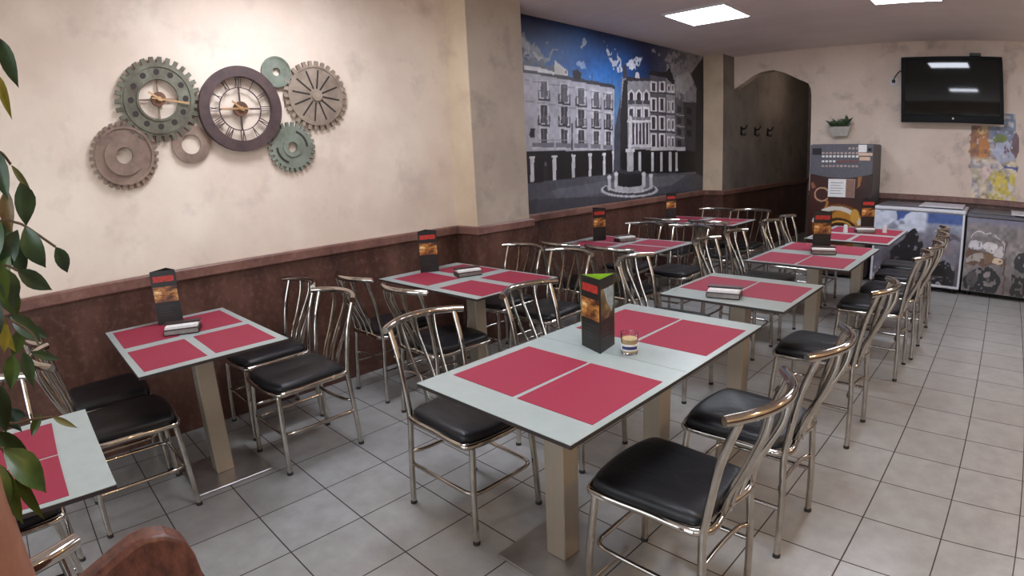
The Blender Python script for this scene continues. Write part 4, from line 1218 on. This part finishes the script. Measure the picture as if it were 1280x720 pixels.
# ------------------------------------------------------------------ wrapped chest freezers
def clampmix(c, m, k): m = np.clip(m, 0, 1)[..., None]; return c*(1-m)+L3(k)*m
def f1(X, Y):
    n = nz2(X, Y, 9, 8); n2 = nz2(X, Y, 24, 9)
    c = np.zeros(X.shape+(3,))+L3((118, 116, 128))
    c = c*(0.75+0.5*n2)[..., None]
    c = clampmix(c, (Y-0.60)/0.2*(0.5+n), (150, 158, 178)); c = clampmix(c, (Y-0.715)/0.03*(X > -0.85), (62, 84, 138)); c = clampmix(c, ((n+0.5*n2-0.55)*5)*((Y-0.60)/0.08)*np.clip((-0.38-X)/0.15, 0, 1), (190, 196, 210))
    c = clampmix(c, (0.60-Y)/0.2*(n*0.9), (78, 70, 78)); return c
def f2(X, Y):
    n = nz2(X, Y, 8, 18); n2 = nz2(X, Y, 26, 19)
    c = (np.zeros(X.shape+(3,))+L3((120, 112, 112)))*(0.7+0.6*n2)[..., None]
    c = clampmix(c, (Y-0.74)/0.08, (104, 104, 128)); c = clampmix(c, (0.45-Y)/0.4*n, (74, 60, 56)); return c
s1 = [((34, 30, 34), [(-0.56, 0.62), (-0.5, 0.66), (-0.4, 0.52), (-0.42, 0.30), (-0.75, 0.2), (-0.75, 0.4)]), ((120, 110, 116), [(-0.22, 0.53), (-0.07, 0.50), (-0.07, 0.39), (-0.2, 0.40)]),
      ((92, 84, 96), [(-0.3, 0.6), (-0.2, 0.64), (-0.06, 0.60), (-0.06, 0.55), (-0.25, 0.55)]), ((30, 26, 28), [(-0.31, 0.32)]+ell(-0.20, 0.20, 0.13, 0.14, 120, -10, 12)+[(-0.08, 0.06), (-0.31, 0.06)]),
      ((150, 146, 156), [(-0.33, 0.10), (-0.22, 0.09), (-0.22, 0.07), (-0.33, 0.07)]), ((120, 112, 116), [(-0.31, 0.17), (-0.19, 0.16), (-0.19, 0.145), (-0.31, 0.15)]), ((130, 124, 132), [(-0.11, 0.30), (-0.07, 0.28), (-0.09, 0.24), (-0.12, 0.26)])]
s2 = [((186, 180, 182), band(0.235, 0.50, 0.205, 0.20, 0.012, 0, 180)), ((196, 192, 198), ell(0.12, 0.535, 0.09, 0.05)), ((206, 200, 200), ell(0.28, 0.54, 0.07, 0.06)), ((190, 184, 184), ell(0.37, 0.50, 0.05, 0.05)),
      ((96, 70, 54), [(0.04, 0.50), (0.16, 0.47), (0.44, 0.44), (0.45, 0.34), (0.04, 0.34)]), ((160, 150, 144), [(0.05, 0.40), (0.2, 0.45), (0.3, 0.41), (0.05, 0.36)]), ((120, 90, 66), [(0.2, 0.46), (0.32, 0.47), (0.35, 0.37), (0.22, 0.36)]), ((196, 176, 150), ell(0.375, 0.395, 0.05, 0.05)),
      ((24, 21, 23), ell(0.22, 0.14, 0.195, 0.19, 180, 0)+ell(0.22, 0.16, 0.195, 0.16, 0, -180)), ((70, 64, 64), ell(0.11, 0.18, 0.06, 0.10)), ((130, 122, 120), ell(0.26, 0.24, 0.03, 0.035)), ((120, 112, 112), ell(0.29, 0.13, 0.03, 0.03)), ((84, 74, 72), [(0.25, 0.22), (0.28, 0.21), (0.30, 0.14), (0.27, 0.15)]),
      ((80, 56, 46), [(0.43, 0.62), (0.445, 0.62), (0.47, 0.05), (0.45, 0.05)]), ((36, 32, 36), [(0.585, 0.50), (0.75, 0.52), (0.75, 0.30), (0.575, 0.33)]), ((150, 146, 150), [(0.66, 0.46), (0.70, 0.46), (0.70, 0.44), (0.675, 0.44), (0.675, 0.40), (0.70, 0.40), (0.70, 0.385), (0.66, 0.385)]), ((34, 28, 28), [(0.55, 0.26), (0.78, 0.30), (0.78, 0.02), (0.56, 0.02)])]
def freezer(label, x0, x1, y0, h, lid, base, shp):
    y1 = YB-0.06
    t = thing('chest_freezer', label, 'freezer', ((x0+x1)/2, y1, 0), 0, 'picture wrapped chest freezers')
    T = Matrix.Translation((-(x0+x1)/2, -y1, 0))
    bo = obj('cabinet', B().box(x0, x1, y0+0.01, y1, 0.05, h-0.04, bev=0.006).xf(T), M['freezer_white'], t, 0.5)
    for x in (x0+0.07, x1-0.07):
        for y in (y0+0.09, y1-0.07): obj('caster', B().lathe([(0.022, 0), (0.022, 0.05)], (x, y, 0), 12).xf(T), M['black'], t)
    b = B().box(x0-0.006, x1+0.006, y0-0.004, y1, h-0.04, h, bev=0.01)
    obj('rim', b.xf(T), M['freezer_white'] if lid else M['vm_grey'], t, 0.5)
    b = B(); xm = (x0+x1)/2
    b.box(x0+0.03, xm+0.02, y0+0.04, y1-0.04, h, h+0.012, bev=0.004)
    obj('sliding_lid', b.xf(T), M['vm_grey'], t, 0.5)
    obj('sliding_lid', B().box(xm-0.02, x1-0.03, y0+0.04, y1-0.04, h+0.012, h+0.024, bev=0.004).xf(T), M['freezer_white'], t, 0.5)
    if lid:
        f = 0.022
        b = B()
        for a in ((x0, x0+f, 0.06, h-0.04), (x1-f, x1, 0.06, h-0.04), (x0+f, x1-f, 0.06, 0.06+f)): b.box(a[0], a[1], y0-0.004, y0+0.01, a[2], a[3])
        obj('front_trim', b.xf(T), M['freezer_white'], t, 0)
    painted('front_print', (-(x0+x1)/2, y0-y1+0.002, 0), (1, 0, 0), (0, 0, 1), x0+0.004, x1-0.004, 0.056, h-0.045, int((x1-x0)*150), int(h*150), base, shp, M['print_gloss'], t, warp=0.05, nw=30)
freezer('chest freezer wrapped in a blue sky picture, next to the vending machine', -0.955, -0.005, 3.95, 0.885, True, f1, s1)
freezer('chest freezer wrapped in a grey picture with an arch, at the right edge', 0.02, 0.98, 3.975, 0.865, False, f2, s2)

# ------------------------------------------------------------------ television, socket, poster, wall plant, hooks
tv = thing('television', 'black flat screen television mounted high on the back wall', 'television', (-0.21, 4.55, 1.80))
TX0, TX1, TZ0, TZ1, TY = -0.795+0.21, 0.37+0.21, 0.01, 0.745, -0.07
b = B(); k = 0.042
b.box(TX0, TX1, TY, TY+0.05, TZ1-0.035, TZ1, bev=0.006); b.box(TX0, TX1, TY, TY+0.05, TZ0, TZ0+0.085, bev=0.006)
b.box(TX0, TX0+k, TY, TY+0.05, TZ0+0.085, TZ1-0.035); b.box(TX1-k, TX1, TY, TY+0.05, TZ0+0.085, TZ1-0.035)
b.box(TX0+0.02, TX1-0.02, TY+0.03, TY+0.07, TZ0+0.03, TZ1-0.02)
obj('bezel', b, M['tv_black'], tv, 0.5)
obj('screen', B().box(TX0+k, TX1-k, TY+0.012, TY+0.03, TZ0+0.085, TZ1-0.035), M['screen'], tv, 0)
obj('badge', B().lathe([(0.0, 0), (0.012, 0), (0.012, 0.003), (0, 0.003)], n=16).xf(Matrix.Translation((0, TY, TZ0+0.045)) @ Matrix.Rotation(PI/2, 4, 'X')), M['disp_steel'], tv)
obj('wall_bracket', B().box(-0.2, 0.2, TY+0.07, 0.098, 0.25, 0.5), M['black'], tv, 0)
obj('sensor_box', B().box(0.20, 0.33, TY-0.01, TY+0.05, TZ1, TZ1+0.035, bev=0.004), M['black'], tv, 0.5)
so = thing('wall_socket', 'white wall socket with a black plug left of the television', 'socket', (-0.905, YB, 2.29))
obj('plate', B().box(-0.045, 0.045, -0.012, 0.0, -0.045, 0.045, bev=0.004), M['white_plastic'], so, 0.5)
obj('plug', B().box(-0.018, 0.018, -0.045, -0.012, -0.018, 0.018, bev=0.004), M['black'], so, 0.5)
cb = obj('power_cable', B().tube(sm([(-0.905, YB-0.045, 2.29), (-0.885, YB-0.07, 2.33), (-0.84, YB-0.06, 2.39), (-0.80, YB-0.035, 2.41), (-0.77, YB-0.02, 2.40)], 6), 0.006, 8), M['black'])
tag(cb, 'short black cable from the wall socket to the television', 'cable')
pm = ell(0, 0, 1, 1)
out = [(-0.02, 1.79), (0.16, 1.80), (0.36, 1.80), (0.38, 1.95), (0.52, 1.95), (0.515, 1.75), (0.56, 1.68), (0.55, 1.52), (0.52, 1.44), (0.56, 1.36), (0.53, 1.26), (0.52, 0.95), (0.01, 0.95), (0.0, 1.24), (-0.045, 1.34), (-0.01, 1.40), (-0.05, 1.50), (-0.02, 1.56), (-0.06, 1.66), (-0.01, 1.72)]
def pbase(X, Y):
    n = nz2(X, Y, 14, 31); n2 = nz2(X, Y, 30, 32); c = np.zeros(X.shape+(3,))+L3((178, 168, 168))
    L_ = np.clip((0.23-X)/0.06, 0, 1); T_ = np.clip((Y-1.40)/0.06, 0, 1)
    c = clampmix(c, L_*T_, (150, 104, 74)); c = clampmix(c, L_*T_*(n > 0.55), (176, 120, 66)); c = clampmix(c, (1-L_)*np.clip((Y-1.55)/0.1, 0, 1), (128, 138, 160))
    c = clampmix(c, (1-T_)*(n > 0.45)*0.8, (214, 196, 160)); c = clampmix(c, (1-L_)*(1-np.clip((Y-1.25)/0.06, 0, 1))*(n > 0.3)*0.9, (204, 186, 84))
    c = clampmix(c, (n2 > 0.68)*0.6, (226, 216, 206)); c = clampmix(c, (n2 < 0.25)*0.5, (112, 92, 92)); return c
ps = [((176, 180, 200), ell(0.38, 1.52, 0.13, 0.12)), ((120, 132, 70), ell(0.33, 1.65, 0.07, 0.04)), ((110, 70, 84), ell(0.40, 1.56, 0.018, 0.05)), ((110, 70, 84), ell(0.44, 1.55, 0.014, 0.045)), ((120, 96, 100), ell(0.52, 1.60, 0.05, 0.14)), ((84, 96, 150), [(0.34, 1.37), (0.52, 1.36), (0.52, 1.33), (0.34, 1.34)]), ((214, 190, 90), ell(0.36, 1.18, 0.07, 0.12)), ((190, 126, 70), ell(0.14, 1.58, 0.07, 0.16)), ((204, 176, 120), ell(0.12, 1.76, 0.06, 0.05)), ((224, 196, 190), ell(0.16, 1.26, 0.06, 0.08))]
po = painted('wall_poster', (0, YB-0.006, 0), (1, 0, 0), (0, 0, 1), -0.07, 0.57, 0.983, 1.96, 64, 98, pbase, ps, M['print'], None, lambda X, Y: inpoly(X, Y, out), 0.05, 10)
tag(po, 'colourful cut out wall poster under the television, right side', 'poster')
wp = thing('wall_planter', 'small white wall pot with green plant above the vending machine', 'plant', (-1.52, YB, 1.655))
obj('pot', B().add([(-0.13, 0, 0.14), (0.13, 0, 0.14), (0.13, -0.13, 0.11), (-0.13, -0.13, 0.11), (-0.085, 0, 0.0), (0.085, 0, 0.0), (0.085, -0.08, 0.0), (-0.085, -0.08, 0.0)],
    [(0, 1, 2, 3), (4, 7, 6, 5), (3, 2, 6, 7), (0, 3, 7, 4), (1, 5, 6, 2), (0, 4, 5, 1)]), M['pot_white'], wp, 0.3)
def leaf_mesh(b, A, Bv, w, nrm, bend=0.15, mi=0):
    A = Vector(A); Bv = Vector(Bv); ax = Bv-A; L = ax.length; ax.normalize()
    nrm = Vector(nrm); side = ax.cross(nrm).normalized(); nn = side.cross(ax).normalized()
    prof = [(0.0, 0.04), (0.08, 0.42), (0.2, 0.82), (0.36, 1.0), (0.52, 0.93), (0.68, 0.7), (0.82, 0.4), (0.92, 0.16), (1.0, 0.015)]
    vs = []; fs = []
    for t, k in prof:
        c = A+ax*L*t+nn*L*bend*math.sin(PI*t)
        for s in (-1, -0.5, 0, 0.5, 1): vs.append(c+side*s*w/2*k+nn*abs(s)*w*0.18*k)
    for i in range(len(prof)-1):
        for j in range(4): fs.append((i*5+j, i*5+j+1, (i+1)*5+j+1, (i+1)*5+j))
    b.add(vs, fs, mi)
lv = B(); rnd = random.Random(7)
for k in range(46):
    a = rnd.uniform(-1.2, 1.2); r = rnd.uniform(0.07, 0.15)
    st = (rnd.uniform(-0.09, 0.09), rnd.uniform(-0.10, -0.03), 0.12)
    leaf_mesh(lv, st, (st[0]+r*math.sin(a), st[1]-rnd.uniform(-0.02, 0.07), st[2]+r*math.cos(a)*1.0), 0.035, (0.2, -1, 0.4), 0.1)
obj('foliage', lv, LEAF[0], wp, 1.0)
for k, y in enumerate((4.90, 5.41, 5.93)):
    h = thing('coat_hook', ('coat hook nearest the arch on the dark hallway wall', 'middle coat hook on the dark hallway wall', 'deepest coat hook on the dark hallway wall')[k], 'coat hook', (-2.93, y, 1.78), 0, 'coat hooks in the hallway')
    obj('back_plate', B().box(0.0, 0.008, -0.03, 0.03, -0.06, 0.06, bev=0.003), M['black'], h, 0.5)
    obj('hook', B().tube(sm([(0.008, 0, 0.03), (0.05, 0, 0.02), (0.075, 0, 0.045), (0.085, 0, 0.075)], 5), 0.011, 10), M['black'], h)
    obj('hook', B().tube(sm([(0.008, 0, -0.02), (0.03, 0, -0.06), (0.055, 0, -0.065), (0.065, 0, -0.035)], 5), 0.010, 10), M['black'], h)

# ------------------------------------------------------------------ ficus in a tall planter and the rounded panel at lower left
fx, fy = -0.56, -3.262
fic = thing('potted_ficus', 'ficus in a tall terracotta planter with leaves along the left edge', 'plant', (fx, fy, 0))
obj('planter', B().lathe([(0.13, 0.0), (0.135, 0.02), (0.165, 0.9), (0.178, 1.16), (0.182, 1.18), (0.182, 1.20), (0.165, 1.20), (0.160, 1.15), (0.0, 1.15)], n=40), M['terracotta'], fic, 0.6)
obj('soil', B().lathe([(0.0, 1.165), (0.15, 1.157), (0.158, 1.150), (0.0, 1.148)]), M['soil'], fic, 0.8)
def rel(p): return (p[0]-fx, p[1]-fy, p[2])
ST = [(-0.575, -3.25, 1.155), (-0.60, -3.20, 1.30), (-0.645, -3.15, 1.45), (-0.655, -3.12, 1.60), (-0.64, -3.10, 1.75), (-0.62, -3.12, 1.95)]
stem = obj('stem', B().tube(sm([rel(p) for p in ST], 6), [0.011-0.00022*i for i in range(31)], 8), M['twig'], fic)
TW = [[[-0.673, -3.062, 1.431], [-0.677, -3.009, 1.449], [-0.677, -2.985, 1.443], [-0.677, -2.971, 1.435], [-0.676, -2.95, 1.416], [-0.674, -2.931, 1.398]], [[-0.609, -3.039, 1.646], [-0.603, -3.0, 1.684], [-0.601, -2.991, 1.696]], [[-0.674, -3.051, 1.509], [-0.674, -3.004, 1.548], [-0.676, -2.982, 1.527]], [[-0.754, -3.099, 1.282], [-0.763, -3.044, 1.301], [-0.761, -3.015, 1.284], [-0.758, -2.994, 1.265], [-0.754, -2.984, 1.241]], [[-0.595, -3.127, 1.159], [-0.597, -3.079, 1.146], [-0.595, -3.075, 1.141], [-0.585, -3.065, 1.112]], [[-0.779, -3.13, 1.176], [-0.77, -3.071, 1.124], [-0.771, -3.028, 1.118], [-0.771, -2.993, 1.113]], [[-0.687, -3.075, 1.362], [-0.693, -3.02, 1.384], [-0.693, -2.994, 1.372]]]
roots = [(-0.645, -3.15, 1.45), (-0.648, -3.105, 1.66), (-0.655, -3.125, 1.57), (-0.62, -3.18, 1.36), (-0.58, -3.235, 1.20), (-0.59, -3.215, 1.26), (-0.63, -3.165, 1.41)]
for r, p in zip(roots, TW):
    obj('twig', B().tube(sm([rel(r)]+[rel(q) for q in p], 5), 0.0022, 6), M['twig'], fic)
LV = [q for q in [(-0.601, -2.991, 1.696, -0.635, -2.963, 1.63, 0.023, 0), (-0.611, -2.995, 1.649, -0.641, -2.975, 1.587, 0.015, 1), (-0.674, -3.004, 1.554, -0.698, -2.992, 1.477, 0.035, 0), (-0.726, -2.982, 1.529, -0.748, -2.953, 1.48, 0.011, 2), (-0.677, -2.971, 1.499, -0.697, -2.97, 1.434, 0.036, 0), (-0.677, -2.972, 1.435, -0.692, -2.95, 1.368, 0.035, 0), (-0.674, -2.931, 1.398, -0.69, -2.919, 1.355, 0.023, 0), (-0.693, -2.994, 1.372, -0.708, -2.946, 1.331, 0.027, 0), (-0.737, -2.994, 1.495, -0.757, -2.996, 1.422, 0.026, 3), (-0.727, -2.984, 1.43, -0.742, -3.02, 1.363, 0.033, 0), (-0.756, -2.997, 1.418, -0.771, -2.986, 1.35, 0.034, 0), (-0.693, -3.015, 1.38, -0.706, -3.011, 1.317, 0.033, 0), (-0.674, -3.025, 1.395, -0.686, -3.021, 1.325, 0.032, 4), (-0.725, -3.002, 1.399, -0.738, -3.033, 1.335, 0.03, 4), (-0.777, -3.0, 1.453, -0.793, -3.029, 1.379, 0.035, 0), (-0.714, -3.042, 1.313, -0.73, -3.026, 1.281, 0.015, 3), (-0.783, -3.022, 1.293, -0.794, -2.98, 1.237, 0.032, 0), (-0.809, -3.018, 1.27, -0.823, -2.965, 1.233, 0.023, 0), (-0.723, -3.034, 1.302, -0.732, -3.043, 1.246, 0.022, 1), (-0.779, -3.012, 1.269, -0.79, -3.034, 1.225, 0.026, 4), (-0.85, -3.004, 1.213, -0.864, -2.953, 1.184, 0.016, 0), (-0.85, -3.015, 1.216, -0.854, -3.014, 1.149, 0.026, 0), (-0.76, -3.046, 1.289, -0.772, -3.026, 1.236, 0.022, 1), (-0.771, -2.993, 1.113, -0.78, -2.955, 1.078, 0.012, 2), (-0.773, -3.01, 1.122, -0.781, -3.038, 1.085, 0.017, 4), (-0.781, -3.083, 1.164, -0.784, -3.052, 1.097, 0.037, 5), (-0.824, -3.069, 1.129, -0.84, -3.039, 1.104, 0.016, 5), (-0.596, -3.074, 1.143, -0.59, -3.032, 1.064, 0.048, 4), (-0.569, -3.081, 1.131, -0.554, -3.08, 1.044, 0.033, 4), (-0.604, -3.067, 1.105, -0.591, -3.049, 1.022, 0.026, 4), (-0.623, -3.081, 1.162, -0.626, -3.038, 1.1, 0.032, 0), (-0.563, -3.089, 1.144, -0.553, -3.095, 1.069, 0.028, 4), (-0.749, -3.034, 1.346, -0.763, -3.01, 1.294, 0.028, 5), (-0.777, -2.945, 1.447, -0.796, -2.941, 1.423, 0.008, 1), (-0.791, -2.991, 1.343, -0.807, -2.989, 1.314, 0.008, 0)] if q[6] > 0.0085]
LV += [(-0.70, -3.03, 1.42, -0.715, -3.045, 1.35, 0.034, 5), (-0.72, -3.02, 1.36, -0.74, -3.01, 1.295, 0.032, 4), (-0.70, -3.04, 1.34, -0.71, -3.05, 1.27, 0.033, 0), (-0.73, -3.01, 1.45, -0.745, -3.03, 1.38, 0.032, 4), (-0.69, -3.05, 1.47, -0.70, -3.06, 1.40, 0.034, 0), (-0.74, -3.03, 1.24, -0.755, -3.05, 1.18, 0.03, 4), (-0.66, -3.06, 1.22, -0.665, -3.07, 1.14, 0.034, 0)]
rnd = random.Random(11)
SP = sm(ST, 6)
for i in range(40):                     # the rest of the crown, further along the stem
    q = SP[8+int(i*22/40)]; a = rnd.uniform(PI*0.95, PI*1.85); l = rnd.uniform(0.065, 0.085)
    e = (q[0]+l*0.8*math.cos(a), q[1]+l*0.8*math.sin(a), q[2]-l*rnd.uniform(0.1, 0.8))
    LV.append((q[0], q[1], q[2], e[0], e[1], e[2], rnd.uniform(0.026, 0.036), rnd.choice((0, 0, 4, 5))))
rnd = random.Random(3)
for x0, y0, z0, x1, y1, z1, w, k in LV:
    b = B()
    leaf_mesh(b, rel((x0, y0, z0)), rel((x1, y1, z1)), w, (1.0, rnd.uniform(-0.5, 0.5), rnd.uniform(-0.1, 0.6)), rnd.uniform(-0.05, 0.16))
    obj('leaf', b, LEAF[k], fic, 1.2)
prof = [(-3.066, 0.0), (-3.066, 0.902), (-3.032, 0.922), (-2.965, 0.950), (-2.935, 0.962), (-2.912, 0.965), (-2.882, 0.957), (-2.858, 0.937), (-2.848, 0.903), (-2.845, 0.85), (-2.845, 0.0)]
pn = obj('partition_panel', B().prism(prof, -0.585, -0.54, 'x'), M['rust_panel'], None, 0.4, bevel=0.008)
tag(pn, 'mottled red brown panel with rounded top at the bottom left edge', 'partition')
